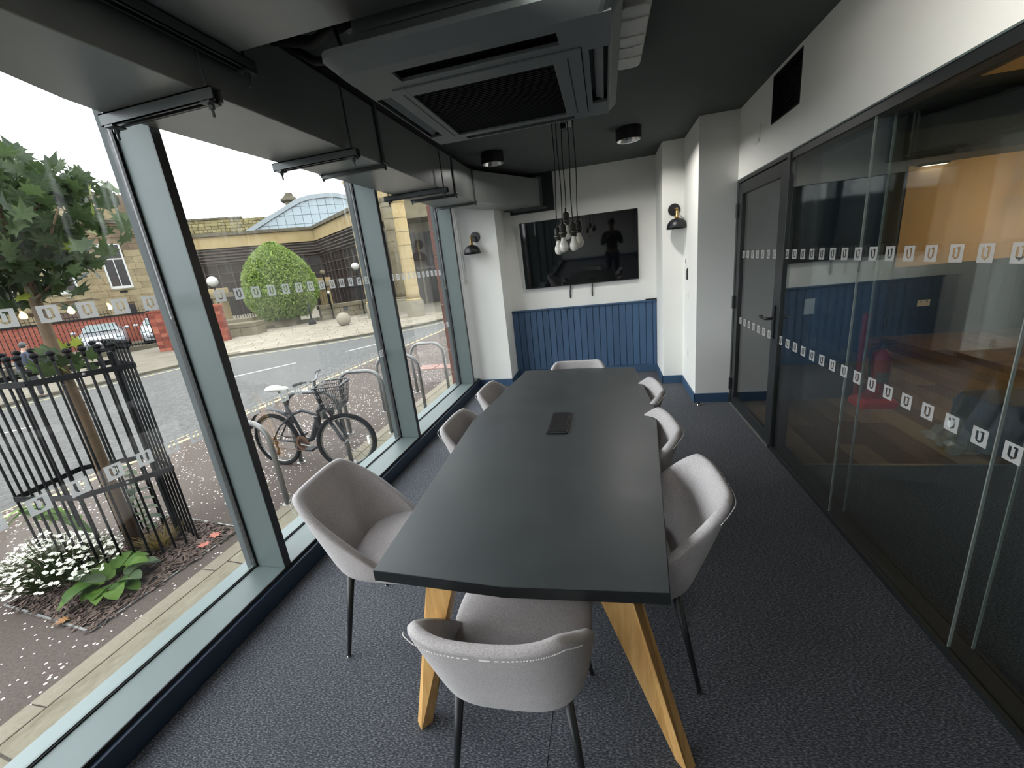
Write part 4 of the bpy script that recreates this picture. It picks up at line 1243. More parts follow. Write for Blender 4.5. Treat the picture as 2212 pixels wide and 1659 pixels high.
for i, p in enumerate(pts + low):
    me = random.choice(LEAFS[:2]) if random.random() < .80 and i < len(pts) else random.choice(LEAFS)
    o = put('leaf', me, tr, p - Vector((tx, ty, G)))
    o.rotation_euler = rot_rand()
# the crowded inner leaves, past counting
inner = MB()
lob = LEAFS[0]
lv_ = [Vector(v.co) for v in lob.vertices]
lf_ = [tuple(p.vertices) for p in lob.polygons]
for i in range(760):
    p = in_crown()
    c = Vector((tx - .16 + p.x * .68, ty + p.y * .55, 2.50 + p.z * .80))
    if c.z < 1.86 and c.x > tx + .25: continue
    if c.z + .62 * max(0, c.x + 3.83) > 2.70: continue
    R3 = rot_rand().to_matrix()
    inner.add([c + R3 @ v for v in lv_], lf_)
obj('inner_leaves', inner, M['leaf'], tr, world=True, kind='stuff')
# warm fairy leaves on the lower trunk already in the list above

# ------------------------------------------------------------------ planting in the pit
def blade(mb, base, dirn, L, w, droop=.5, seg=5, cup=.2):
    base = Vector(base); d = Vector(dirn).normalized()
    side = d.cross(Vector((0, 0, 1)))
    if side.length < .1: side = Vector((1, 0, 0))
    side.normalize()
    vs = []
    for i in range(seg + 1):
        t = i / seg
        p = base + d * L * t + Vector((0, 0, -droop * L * t * t))
        ww = w * (sin(pi * min(1, .12 + t * .88)) ** .7) * (1 + .12 * sin(9 * t))
        up = Vector((0, 0, cup * ww))
        vs += [p - side * ww + up, p, p + side * ww + up]
    fs = []
    for i in range(seg):
        a = 3 * i
        fs += [(a, a + 1, a + 4, a + 3), (a + 1, a + 2, a + 5, a + 4)]
    mb.add(vs, fs)
bp = thing('broad_leaf_plant', 'low rosette plant with broad bright green leaves at the front of the tree pit', 'plant', (-3.62, 1.78, G))
for i in range(26):
    a = i * 2.4 + random.random() * .5
    ln = .15 + .13 * random.random()
    m = MB()
    r0 = .03 + .12 * random.random()
    blade(m, (r0 * cos(a), r0 * sin(a), .02 + .10 * random.random()), (cos(a), sin(a), .55 + .5 * random.random()), ln, .045 + .025 * random.random(), .55, 6, .25)
    obj('leaf', m, M['broad_leaf'] if i % 4 else M['grey_leaf'], bp, smooth=True)
dp = thing('daisy_plant', 'sprawling clump of small white daisies at the outer corner of the tree pit', 'flowering plant', (-4.15, 1.80, G))
stm, fl_ = MB(), []
dm = MB()
for k in range(9):
    a = 2 * pi * k / 9
    dm.add([(0, 0, 0), (.013 * cos(a - .25), .013 * sin(a - .25), .002), (.016 * cos(a), .016 * sin(a), .002), (.013 * cos(a + .25), .013 * sin(a + .25), .002)], [(0, 1, 2, 3)])
dme = dm.mesh('flower', M['petal'])
extra = MB()
for i in range(560):
    an, rr = random.random() * 2 * pi, sqrt(random.random())
    x_, y_ = .46 * rr * cos(an) + .02, .36 * rr * sin(an) - .03
    z_ = .10 + .34 * (1 - rr * .75) * random.uniform(.55, 1.1)
    bx, by = x_ * .35, y_ * .35
    stm.tube([(bx, by, 0), ((bx + x_) / 2, (by + y_) / 2, z_ * .6), (x_, y_, z_)], .0016, 3)
    E3 = Euler((random.uniform(-.7, .7), random.uniform(-.7, .7), random.random() * 6))
    if i < 290:
        o = put('flower', dme, dp, (x_, y_, z_)); o.rotation_euler = E3
        s0 = random.uniform(.7, 1.15); o.scale = (s0,) * 3
    else:
        R3 = E3.to_matrix()
        extra.add([Vector((x_, y_, z_)) + R3 @ Vector(v.co) for v in dme.vertices], [tuple(p.vertices) for p in dme.polygons])
obj('small_flowers', extra, M['petal'], dp, kind='stuff')
obj('stems', stm, M['stem'], dp, kind='stuff')
gp_ = thing('dry_plant', 'tuft of yellowed dry stems beside the tree trunk', 'plant', (-3.72, 2.22, G))
dry = MB()
for i in range(260):
    a = random.random() * 2 * pi
    r0 = .09 * random.random()
    blade(dry, (r0 * cos(a), r0 * sin(a), 0), (.5 * cos(a), .5 * sin(a), 1), .12 + .17 * random.random(), .003, .35, 3, 0)
obj('stems', dry, M['dry'], gp_, kind='stuff')
wp = thing('leafy_weed', 'tall leafy weed with grey green leaves behind the tree trunk', 'plant', (-4.0, 2.32, G))
obj('stem', MB().tube([(0, 0, 0), (.02, 0, .25), (.0, .01, .5), (.05, .02, .68)], [.008, .007, .005, .003], 6), M['stem'], wp, smooth=True)
for i in range(22):
    a = i * 2.2
    z_ = .12 + .026 * i
    m = MB()
    blade(m, (.01, 0, z_), (cos(a), sin(a), .35), .12 + .08 * random.random(), .035, .5, 5, .2)
    obj('leaf', m, M['grey_leaf'], wp, smooth=True)
wq = thing('drooping_weed', 'drooping green weed leaning out of the guard over the road side', 'plant', (-4.42, 2.12, G))
obj('stem', MB().tube([(0, 0, 0), (-.05, 0, .3), (-.22, -.02, .46), (-.5, -.06, .45)], [.008, .007, .005, .003], 6), M['stem'], wq, smooth=True)
for i in range(16):
    t = i / 15
    m = MB()
    blade(m, (-.05 - .45 * t, -.05 * t, .3 + .3 * t - .18 * t * t), (cos(i * 2.1) * .6 - .3, sin(i * 2.1), -.1), .14 + .06 * random.random(), .04, .6, 5, .2)
    obj('leaf', m, M['broad_leaf'], wq, smooth=True)
for i, (x_, y_) in enumerate(((-3.33, 2.36), (-3.30, 2.24), (-3.58, 1.46))):
    m = MB().add([(v.co.x * .6, v.co.y * .6, v.co.z) for v in LEAFS[0].vertices], lf_)
    o = obj('fallen_leaf', m, mat('orange_leaf_%d' % i, (DS(226, 120, 84), DS(220, 110, 80), DS(190, 130, 60))[i], .6, var=.1))
    o.location = (x_, y_, G + .025); o.rotation_euler = (.15, .1, i * 1.3)
    tag(o, ['fallen orange leaf on the mulch, the farther of two beside the guard', 'fallen orange leaf on the mulch, the nearer of two beside the guard', 'fallen ochre leaf on the mulch at the near corner of the tree pit'][i], 'leaf')

# ------------------------------------------------------------------ cycle stands and bicycle
def hoop(x0, x1, y, top, lab, skew=0.0):
    h = thing('bike_stand', lab, 'bike stand', ((x0 + x1) / 2, y, G), group='galvanised cycle stands')
    a = (x1 - x0) / 2
    r = .19
    pts = [(-a, -skew, 0), (-a, -skew, top - r)]
    for k in range(1, 7):
        t = k / 6 * pi / 2
        pts.append((-a + r - r * cos(t), -skew, top - r + r * sin(t)))
    for k in range(0, 7):
        t = k / 6 * pi / 2
        pts.append((a - r + r * sin(t), skew, top - r + r * cos(t)))
    pts.append((a, skew, 0))
    obj('hoop', MB().tube(pts, .0245, 14), M['galv'], h, smooth=True)
    for s_ in (-1, 1):
        obj('base_collar', MB().lathe([(.05, 0), (.05, .006), (.026, .010)], (s_ * a, s_ * skew, 0), 16), M['galv'], h)
    return h
hoop(-3.72, -3.04, 2.885, .84, 'galvanised steel cycle stand nearest the tree pit')
hoop(-3.57, -2.90, 3.73, .86, 'galvanised steel cycle stand the bicycle is locked to')
hoop(-3.46, -2.835, 4.57, .86, 'galvanised steel cycle stand just beyond the bicycle front wheel')
hoop(-3.40, -2.72, 5.41, .86, 'galvanised steel cycle stand, fourth from the tree pit')
hoop(-3.28, -2.69, 6.33, .86, 'galvanised steel cycle stand farthest along by the red pier')

bk = thing('bicycle', 'dark grey bicycle with front basket locked to a cycle stand', 'bicycle', (-3.765, 3.685, G), radians(-3.5))
RW_ = .312
def wheel(c, steer=0.0, rust=False):
    Rm_ = Matrix.Rotation(steer, 3, 'Z')
    f = lambda p: Vector(c) + Rm_ @ Vector(p)
    w = obj('wheel', MB().tube([f((RW_ * .955 * cos(2 * pi * k / 40), 0, RW_ * .955 * sin(2 * pi * k / 40))) for k in range(40)], .024, 8, True), M['tyre'], bk, smooth=True)
    obj('rim', MB().tube([f((RW_ * .87 * cos(2 * pi * k / 40), 0, RW_ * .87 * sin(2 * pi * k / 40))) for k in range(40)], .011, 6, True), M['silver'], w, smooth=True)
    sp_ = MB()
    for k in range(28):
        a = 2 * pi * k / 28
        s_ = .028 if k % 2 else -.028
        sp_.cyl(f((.018 * cos(a + .7), s_, .018 * sin(a + .7))), f((RW_ * .86 * cos(a), 0, RW_ * .86 * sin(a))), .0014, n=4)
    obj('spokes', sp_, M['silver'], w, kind='stuff')
    obj('hub', MB().cyl(f((0, -.05, 0)), f((0, .05, 0)), .02, n=12), M['silver'], w, smooth=True)
    return w
wr = wheel((0, 0, RW_), 0)
STEER = radians(20)
wf = wheel((.95, .0, RW_), STEER)
obj('reflector', MB().box(.22, .245, -.012, .012, -.06, .03).xf(Matrix.Translation((.95, 0, RW_)) @ Matrix.Rotation(STEER, 4, 'Z')), M['white_plastic'], wf)
sv = lambda p, o=(.72, 0): Vector((o[0], o[1], 0)) + Matrix.Rotation(STEER, 3, 'Z') @ Vector((p[0] - .72, p[1], p[2]))
fm = MB()
BB, ST, HB, HT = (.40, 0, .30), (.245, 0, .74), (.735, 0, .72), (.705, 0, .87)
fm.tube([HB, (.70, 0, .68), (.58, 0, .47), (.50, 0, .34), BB], [.030, .034, .034, .030, .028], 10)
fm.tube([BB, (.30, 0, .60), ST], .018, 10)
fm.tube([HB, HT], .022, 10)
fm.tube([(.285, 0, .62), (.45, 0, .67), (.60, 0, .63), (.66, 0, .62)], .016, 8)
for s_ in (-1, 1):
    fm.tube([(.40, .03 * s_, .30), (.0, .06 * s_, .335)], .010, 8)
    fm.tube([(.285, .02 * s_, .60), (.14, .05 * s_, .50), (0, .06 * s_, .335)], .009, 8)
obj('frame', fm, M['bike_frame'], bk, smooth=True)
fk = MB()
ax_ = Vector((-sin(STEER), cos(STEER), 0))
for s_ in (-1, 1):
    o_ = ax_ * (.06 * s_)
    fk.tube([Vector((.74, 0, .70)), Vector((.765, 0, .655)) + o_ * .9, Vector((.86, 0, .49)) + o_], .016, 8).tube([Vector((.845, 0, .52)) + o_, Vector((.93, 0, .35)) + o_, Vector((.95, 0, .335)) + o_], [.020, .016, .012], 8)
obj('fork', fk, M['bike_frame'], bk, smooth=True)
obj('seat_post', MB().tube([(.262, 0, .70), (.205, 0, .90)], .0145, 10), M['silver'], bk, smooth=True)
obj('saddle', MB().loft([[(.10 + .0 * k, .085 * cos(2 * pi * k / 14), .93 + .03 * sin(2 * pi * k / 14)) for k in range(14)], [(.06, .03 * cos(2 * pi * k / 14), .93 + .02 * sin(2 * pi * k / 14)) for k in range(14)]][::-1] + [[(xx, ww * cos(2 * pi * k / 14), zz + .026 * sin(2 * pi * k / 14)) for k in range(14)] for xx, ww, zz in ((.17, .075, .93), (.24, .038, .925), (.31, .024, .925), (.335, .012, .92))]), M['clear_plastic'], bk, smooth=True)
hb = obj('handlebar', MB().tube([sv(p) for p in ((.66, -.32, 1.05), (.68, -.2, 1.045), (.715, -.06, 1.01), (.715, .06, 1.01), (.68, .2, 1.045), (.66, .32, 1.05))], .0125, 10).tube([HT, (.705, 0, .95), (.715, 0, 1.01)], .016, 10), M['black_metal'], bk, smooth=True)
for s_ in (-1, 1):
    obj('grip', MB().tube([sv((.672, .20 * s_, 1.046)), sv((.656, .33 * s_, 1.051))], .0175, 10), M['gasket'], hb, smooth=True)
    obj('brake_lever', MB().tube([sv((.685, .15 * s_, 1.03)), sv((.73, .16 * s_, 1.02)), sv((.73, .26 * s_, 1.015))], .006, 6), M['silver'], hb, smooth=True)
bs = MB()
def bpt(u, z):
    k = (z - .72) / .25
    hw, hl = .125 + .04 * k, .095 + .045 * k
    cx = .90
    P_ = [(-hl, -hw), (hl, -hw), (hl, hw), (-hl, hw)]
    i = int(u) % 4
    a, b = P_[i], P_[(i + 1) % 4]
    t = u - int(u)
    return sv((cx + a[0] + (b[0] - a[0]) * t, a[1] + (b[1] - a[1]) * t, z), (.745, -.06))
for z in (.72, .79, .86, .93):
    bs.tube([bpt(u * .25, z) for u in range(16)], .004, 4, True)
for u in range(48):
    bs.cyl(bpt(u / 12, .72), bpt(u / 12, .97), .0028, n=4)
for k in range(9):
    t = -.125 + .25 * k / 8
    bs.cyl(sv((.805, t, .72), (.745, -.06)), sv((.995, t, .72), (.745, -.06)), .0025, n=4)
bt = obj('basket', MB().tube([bpt(u * .25, .97) for u in range(16)], .008, 6, True), M['black_metal'], bk)
obj('basket_wires', bs, M['black_metal'], bt, kind='stuff')
cg = obj('chainring', MB().lathe([(.088, -.004), (.092, 0), (.088, .004), (.06, .004), (.06, -.004)], (.40, -.055, .30), 28, 'Y'), M['rusty'], bk)
for s_, y_ in ((1, -.075), (-1, .075)):
    obj('crank', MB().tube([(.40, y_, .30), (.40 + .165 * s_, y_ * 1.1, .30 - .03 * s_)], .010, 8), M['silver'], cg, smooth=True)
    obj('pedal', MB().box(.40 + .165 * s_ - .05, .40 + .165 * s_ + .05, min(y_, y_ * 2.2), max(y_, y_ * 2.2), .285 - .03 * s_, .312 - .03 * s_), M['gasket'], cg, bevel=.004)
obj('chain', MB().tube([(0, -.055, .37), (.40, -.055, .392)], .004, 5).tube([(0, -.055, .30), (.02, -.055, .24), (.40, -.055, .208)], .004, 5), M['rusty'], bk)
obj('derailleur', MB().tube([(0, -.05, .33), (.02, -.06, .28), (.04, -.06, .22), (.02, -.06, .17)], .012, 8).lathe([(.03, -.004), (.03, .004)], (.02, -.06, .18), 14, 'Y'), M['rusty'], bk, smooth=True)
obj('sprocket', MB().lathe([(.045, -.008), (.05, 0), (.03, .01)], (0, -.045, RW_), 22, 'Y'), M['rusty'], bk)
mg = MB()
mg.grid(lambda u, v: Vector((.375 * cos(radians(35 + 125 * u)), -.028 + .056 * v, RW_ + .375 * sin(radians(35 + 125 * u)))), 18, 2)
obj('mudguard', mg, M['bike_frame'], bk, smooth=True, solid=.002)
obj('lock', MB().tube([(.70, -.03, .64), (.74, -.10, .70), (.82, -.12, .74), (.86, -.06, .70), (.80, .02, .62)], .010, 8).box(.655, .70, -.07, -.03, .50, .62), M['dark_plastic'], bk, smooth=False)
obj('brake', MB().tube([(.775, .07, .66), (.785, -.075, .66)], .008, 6).box(.765, .80, -.09, -.055, .60, .68).box(.765, .80, .055, .09, .60, .68), M['silver'], bk)

# red sandstone pier outside the last window
rp = struct('wall_pier_outer', MB().box(-2.155, -2.0, 5.275, 5.9, G, 3.4), M['tile_joint'])
z = G
while z < 3.3:
    obj('tile', MB().box(-2.165, -1.995, 5.265, 5.91, z + .006, z + .304), M['red_tile'], rp, bevel=.003, seg=1)
    z += .31
# ================================================================== BUILDINGS ACROSS THE STREET
class Fr:
    """upright working plane: origin, horizontal direction s, height z, depth d towards the street"""
    def __init__(s, o, f):
        s.o = Vector((o[0], o[1], 0)); s.f = Vector((f[0], f[1], 0)).normalized(); s.n = Vector((s.f.y, -s.f.x, 0))
    def P(s, a, z, d=0.0):
        p = s.o + s.f * a + s.n * d
        return Vector((p.x, p.y, z))
    def box(s, mb, s0, s1, z0, z1, d0, d1):
        return mb.obox(s.P(s0, z0, d0), s.f * (s1 - s0), s.n * (d1 - d0), (0, 0, z1 - z0))
def fbox(fr, *a):
    return fr.box(MB(), *a)

# --- stone building on the left -------------------------------------------------
F1 = Fr((-30.2, 19.6), (.56, .83))
sb = thing('stone_building', 'weathered sandstone building with white sash windows behind the street tree', 'building', F1.P(0, G))
obj('core_wall', fbox(F1, -12, 3.55, G, 8.3, -6, -.06), M['soot'], sb, world=True)
wins = [(.80, 1.86, 2.86, 5.5), (-1.71, -.60, 2.82, 5.46), (-4.2, -3.12, 2.80, 5.44)]
holes = wins + [(-1.95, -.85, G, 2.15), (1.25, 1.62, 1.3, 1.85)]
for r in range(16):
    z0 = G + r * .389
    z1 = z0 + .383
    s_ = -5.2 + (.42 if r % 2 else 0)
    while s_ < 3.5:
        e = min(s_ + random.choice((.78, .92, 1.05)), 3.55)
        segs = [(s_, e)]
        for (h0, h1, k0, k1) in holes:
            if z1 > k0 + .02 and z0 < k1 - .02:
                ns = []
                for a, b in segs:
                    if b <= h0 or a >= h1: ns.append((a, b)); continue
                    if a < h0: ns.append((a, h0))
                    if b > h1: ns.append((h1, b))
                segs = ns
        for a, b in segs:
            if b - a > .06:
                obj('ashlar_block', fbox(F1, a + .006, b - .006, z0 + .005, z1, -.06, .012 * random.random()), M['soot'] if z0 > 4.9 else M['ashlar'], sb, world=True)
        s_ = e
for (a, b, z0, z1, d, m_) in ((-6, 3.6, 5.88, 6.5, .02, 'soot'), (-6, 3.66, 6.5, 6.62, .12, 'soot'), (-6, 3.72, 6.62, 6.78, .28, 'coping'), (-6, 3.76, 6.78, 6.88, .36, 'coping'), (-6, 2.35, 6.88, 7.86, .02, 'ashlar'), (-6, 2.45, 7.86, 7.98, .10, 'coping'), (-6, 2.5, 7.98, 8.40, .16, 'coping'), (2.35, 3.5, 6.88, 7.3, -.05, 'coping'), (-6, 3.62, 5.84, 5.90, .06, 'soot')):
    obj('cornice', fbox(F1, a, b, z0, z1, -.5, d), M[m_], sb, world=True)
for i, (a, b, z0, z1) in enumerate(wins):
    fr_ = MB()
    for q in ((a, a + .09, z0, z1), (b - .09, b, z0, z1), (a, b, z1 - .08, z1), (a - .02, b + .02, z0 - .02, z0 + .13), (a + .09, b - .09, z0 + (z1 - z0) * .645, z0 + (z1 - z0) * .645 + .07), ((a + b) / 2 - .022, (a + b) / 2 + .022, z0 + .12, z0 + (z1 - z0) * .65)):
        F1.box(fr_, q[0], q[1], q[2], q[3], -.05, -.004)
    w = obj('window_frame', fr_, M['white_frame'], sb, world=True)
    obj('glass_pane', fbox(F1, a, b, z0, z1, -.058, -.04), M['sash_glass'], w, world=True)
    obj('window_sill', fbox(F1, a - .05, b + .05, z0 - .12, z0 - .02, -.05, .06), M['sand_grey'], sb, world=True)
obj('air_brick', fbox(F1, 1.13, 1.5, 2.58, 2.70, 0, .03), M['iron'], sb, world=True)
obj('basement_window', fbox(F1, 1.25, 1.62, 1.3, 1.85, -.06, -.02), M['sash_glass'], sb, world=True)
dr = obj('street_door', fbox(F1, -1.95, -.85, G, 1.75, -.06, -.03), mat('brown_timber_door', DS(96, 66, 54), .6, var=.15, scale=5), sb, world=True)
obj('door_lintel', fbox(F1, -2.05, -.75, 1.75, 2.15, -.06, .05), M['ashlar'], sb, world=True)
for k in range(5):
    obj('door_stile', fbox(F1, -1.93 + .26 * k, -1.86 + .26 * k, G, 1.75, -.03, -.01), M['soot'], dr, world=True)
wl_ = obj('wall_light', MB().sphere(F1.P(-1.22, 2.55, .16), .06, 10, 6).sphere(F1.P(-1.06, 2.55, .16), .06, 10, 6), M['galv'], sb, world=True, smooth=True, kind='stuff')
obj('wall_cable', MB().tube([F1.P(-1.95, 2.28, .06), F1.P(-1.2, 2.33, .07), F1.P(-.3, 2.42, .06), F1.P(.1, 2.3, .06)], .02, 6), M['coping'], sb, world=True)
obj('pilaster', fbox(F1, 3.0, 3.55, G, 5.86, -.1, .05), M['ashlar'], sb, world=True)

# --- brick wall behind the cars, railing on it ------------------------------------
FW = Fr((-27.8, 18.3), (.25, .97))
bwall = thing('yard_wall', 'long red brick wall behind the parked cars', 'wall', FW.P(0, G))
obj('brickwork', fbox(FW, -14, 3.2, G - .3, 1.22, -.3, 0), M['brickwall'], bwall, world=True)
obj('coping', fbox(FW, -14, 3.2, 1.22, 1.30, -.35, .05), M['coping'], bwall, world=True)
rl = thing('yard_railing', 'short black spiked railing on top of the red yard wall', 'railing', FW.P(0, 1.3))
obj('rail', fbox(FW, -5, 3.0, 1.42, 1.45, -.16, -.12), M['iron'], rl, world=True)
for k in range(48):
    s_ = -4.9 + .165 * k
    obj('spike', MB().loft([[FW.P(s_ - .012, 1.30, -.15), FW.P(s_ + .012, 1.30, -.15), FW.P(s_, 1.30, -.13)], [FW.P(s_ - .010, 1.66, -.15), FW.P(s_ + .010, 1.66, -.15), FW.P(s_, 1.66, -.135)], [FW.P(s_ - .001, 1.78, -.145), FW.P(s_ + .001, 1.78, -.145), FW.P(s_, 1.78, -.143)]]), M['iron'], rl, world=True)

# --- street fence and brick piers ------------------------------------------------
FF = Fr((-21.93, 12.37), (.18, .98))
fn = thing('steel_fence', 'black vertical bar fence in front of the parked cars', 'fence', FF.P(1.5, G))
obj('kerb', fbox(FF, -4.5, 3.35, G, G + .20, -.15, .15), M['coping'], fn, world=True)
obj('rail', fbox(FF, -4.5, 3.35, 1.31, 1.38, -.03, .03), M['iron'], fn, world=True)
obj('rail', fbox(FF, -4.5, 3.35, G + .27, G + .32, -.03, .03), M['iron'], fn, world=True)
for k in range(57):
    s_ = -4.45 + .138 * k
    obj('bar', MB().cyl(FF.P(s_, G + .22, 0), FF.P(s_, 1.33, 0), .013, n=6), M['iron'], fn, world=True)
obj('post', fbox(FF, 3.30, 3.40, G, 1.40, -.05, .05), M['iron'], fn, world=True)
def pier(fr, s0, s1, dep, top, lab):
    p = thing('brick_pier', lab, 'pier', fr.P((s0 + s1) / 2, G))
    obj('core', fbox(fr, s0 + .012, s1 - .012, G, top - .08, -dep + .012, -.012), M['mortar'], p, world=True)
    z = G
    r = 0
    while z < top - .1:
        k = max(2, round((s1 - s0) / .23))
        w = (s1 - s0) / k
        o = 0
        for i in range(k):
            obj('brick', fbox(fr, s0 + i * w + .005, s0 + (i + 1) * w - .005, z + .006, z + .150, -.115, 0.004 * random.random()), M['brick'], p, world=True)
        k2 = max(2, round(dep / .23)); w2 = dep / k2
        for i in range(k2):
            obj('brick', fbox(fr, s1 - .11, s1 + .004 * random.random(), z + .006, z + .150, -(i + 1) * w2 + .005, -i * w2 - .005), M['brick'], p, world=True)
        z += .156
        r += 1
    obj('coping', fbox(fr, s0 - .03, s1 + .03, top - .08, top, -dep - .03, .03), M['brick'] , p, world=True)
    return p
FP = Fr((-18.6, 13.615), (.85, .52))
pier(FP, 0, .90, .55, 1.38, 'red brick pier at the end of the black fence, left of it the cars')
FQ = Fr((-17.1, 15.63), (.85, .52))
pier(FQ, -.75, 0, .5, 1.36, 'red brick pier beside the low stone block')

# --- cars -----------------------------------------------------------------------
def car(name, lab, org, ang, paint, H=1.45, Wd=.87):
    """x forward, front at x=0"""
    c = thing(name, lab, 'car', (*org, G + .02), ang)
    st_ = [(0, .70, .28, .60), (-.06, .80, .20, .70), (-.3, Wd, .18, .80), (-.95, Wd + .01, .18, .93), (-1.3, Wd + .01, .18, .97), (-2.6, Wd + .01, .18, 1.0), (-3.5, Wd, .2, 1.0), (-3.95, .82, .24, .95), (-4.05, .76, .3, .8)]
    rings = []
    for x_, w, zb, zt in st_:
        rings.append([(x_, -w * .92, zb), (x_, -w, zb + .18), (x_, -w, zt - .16), (x_, -w * .93, zt - .03), (x_, -w * .55, zt + .015), (x_, w * .55, zt + .015), (x_, w * .93, zt - .03), (x_, w, zt - .16), (x_, w, zb + .18), (x_, w * .92, zb)])
    obj('body', MB().loft(rings), paint, c, smooth=True, bevel=.02)
    gl = [(-.98, .66, .93), (-1.75, .60, H - .05), (-2.1, .59, H), (-3.0, .58, H - .02), (-3.75, .62, .98)]
    cab = MB().loft([[(x_, -w * 1.18 if z_ < 1.1 else -w, z_ - .06), (x_, -w * 1.05 if z_ < 1.1 else -w * .93, z_), (x_, w * 1.05 if z_ < 1.1 else w * .93, z_), (x_, w * 1.18 if z_ < 1.1 else w, z_ - .06)] for x_, w, z_ in gl])
    cb = obj('cabin', cab, paint, c, smooth=False, bevel=.03)
    obj('windscreen', MB().add([(-1.03, -.62, .975), (-1.03, .62, .975), (-1.71, .53, H - .055), (-1.71, -.53, H - .055)], [(0, 1, 2, 3)]).xf(Matrix.Translation((.03, 0, .02))), M['car_glass'], cb, solid=.01)
    for s_ in (-1, 1):
        obj('side_window', MB().add([(-1.35, .70 * s_, 1.03), (-1.78, .615 * s_, H - .10), (-2.9, .60 * s_, H - .10), (-3.3, .69 * s_, 1.03)], [(0, 1, 2, 3)]), M['car_glass'], cb, solid=.02)
        obj('mirror', MB().sphere((-1.28, .99 * s_, 1.02), .1, 10, 8, (.6, 1.1, .75)), paint, c, smooth=True)
        obj('headlight', MB().sphere((-.16, .64 * s_, .66), .17, 12, 8, (.9, 1, .5)), M['car_glass'], c, smooth=True)
        obj('fog_lamp', MB().sphere((-.02, .62 * s_, .36), .07, 10, 6, (.4, 1, .8)), M['gasket'], c, smooth=True)
        for x_ in (-.78, -3.25):
            w = obj('wheel', MB().lathe([(.20, -.10), (.30, -.10), (.315, -.07), (.315, .07), (.30, .10), (.2, .10)], (x_, (Wd - .10) * s_, .30), 24, 'Y'), M['tyre'], c, smooth=True)
            obj('hubcap', MB().lathe([(.001, -.105), (.20, -.10), (.2, .10), (.001, .105)], (x_, (Wd - .10) * s_, .30), 18, 'Y'), M['silver'], w)
    g = obj('grille', MB().box(-.02, .045, -.48, .48, .55, .63), M['gasket'], c, bevel=.01)
    for z_ in (.565, .60):
        obj('chrome_bar', MB().box(.04, .055, -.46, .46, z_, z_ + .012), M['chrome'], g)
    obj('badge', MB().lathe([(.055, 0), (.055, .012), (.001, .014)], (.046, 0, .61), 18, 'X'), M['chrome'], g)
    obj('lower_intake', MB().box(-.02, .035, -.55, .55, .30, .40), M['gasket'], c, bevel=.01)
    obj('number_plate', MB().box(.02, .05, -.26, .26, .42, .52), M['white_plastic'], c, bevel=.004)
    return c
car('car', 'silver car parked nose out behind the black fence, the whole front in view', (-23.75, 14.95), radians(-37), M['silver_car'], 1.32)
car('car', 'white car parked behind the black fence, half hidden by the brick pier', (-22.95, 17.25), radians(-37), M['white_car'], 1.30)

# --- civic building: louvred sandstone wings, vault, portico ----------------------
A0 = (-30.45, 41.76)
FL, FR_ = Fr(A0, (.85, .53)), Fr(A0, (.80, -.60))
cv = thing('civic_building', 'sandstone building with louvred bronze glazing, curved glass roof and tall columns', 'building', (-30.45, 41.76, G))
LE, RE = -16.0, 11.6
for fr, a, b, nm in ((FL, LE, 0.0, 'left'), (FR_, 0.0, RE, 'right')):
    obj('back_wall', fbox(fr, a - (0 if nm == 'left' else .6), b + (.6 if nm == 'left' else 5.5), G, 6.5, -.6, -.25), M['brown_glass'], cv, world=True)
    en = obj('entablature', fbox(fr, a, b, 6.70, 7.6, -1.0, .05), M['sand'], cv, world=True)
    obj('fascia', fbox(fr, a, b, 6.45, 6.70, -1.0, .16), M['sand'], cv, world=True)
    obj('coping', fbox(fr, a, b, 7.6, 7.9, -1.0, .28), M['coping'], cv, world=True)
    z = 4.95
    k = 0
    while z < 6.4:
        obj('louvre', MB().obox(fr.P(a, z, -.02), fr.f * (b - a), fr.n * .26 + Vector((0, 0, .13)), (0, 0, .05)), M['louvre'], cv, world=True)
        z += .29
    obj('louvre_backing', fbox(fr, a, b, 4.9, 6.45, -.25, -.2), M['louvre'], cv, world=True)
    n = int((b - a) / 1.15)
    for i in range(n + 1):
        obj('mullion', fbox(fr, a + i * (b - a) / n - .035, a + i * (b - a) / n + .035, G, 6.45 if i % 4 == 0 else 4.95, -.25, -.13), M['louvre'], cv, world=True)
    for z in (1.3, 2.2, 3.1, 4.0, 4.9):
        obj('transom', fbox(fr, a, b, z - .03, z + .03, -.25, -.14), M['louvre'], cv, world=True)
# curved glass vault behind the parapet
AR = Fr((-32.57, 45.15), (.85, .53))
outer = [(-7.6, 8.0), (-7.09, 8.44), (-4.5, 9.79), (-2.78, 10.61), (-1.3, 11.41), (.19, 11.77), (2.45, 11.89), (4.5, 11.5), (6.4, 10.6), (8.3, 9.2), (9.2, 8.0)]
inner_ = [(-6.9, 8.0), (-5.6, 8.72), (-4.2, 9.45), (-2.4, 10.35), (-1.0, 11.0), (.3, 11.3), (2.45, 11.42), (4.3, 11.05), (6.0, 10.25), (7.7, 9.0), (8.5, 8.0)]
vt = MB().loft([[AR.P(s_, z_, d) for s_, z_ in outer + inner_[::-1]] for d in (.25, -.1)])
vr = obj('vault_rim', vt, M['roof_metal'], cv, world=True)
obj('vault_roof', MB().grid(lambda u, v: AR.P(*[outer[int(min(u * 10, 9.999))][k] + (outer[int(min(u * 10, 9.999)) + 1][k] - outer[int(min(u * 10, 9.999))][k]) * (u * 10 - int(min(u * 10, 9.999))) for k in (0, 1)], -.1 - 14 * v), 20, 1), M['roof_metal'], cv, world=True)
def zin(s_):
    for (a, za), (b, zb) in zip(inner_, inner_[1:]):
        if a <= s_ <= b: return za + (zb - za) * (s_ - a) / (b - a)
    return 8.0
s_ = -6.6
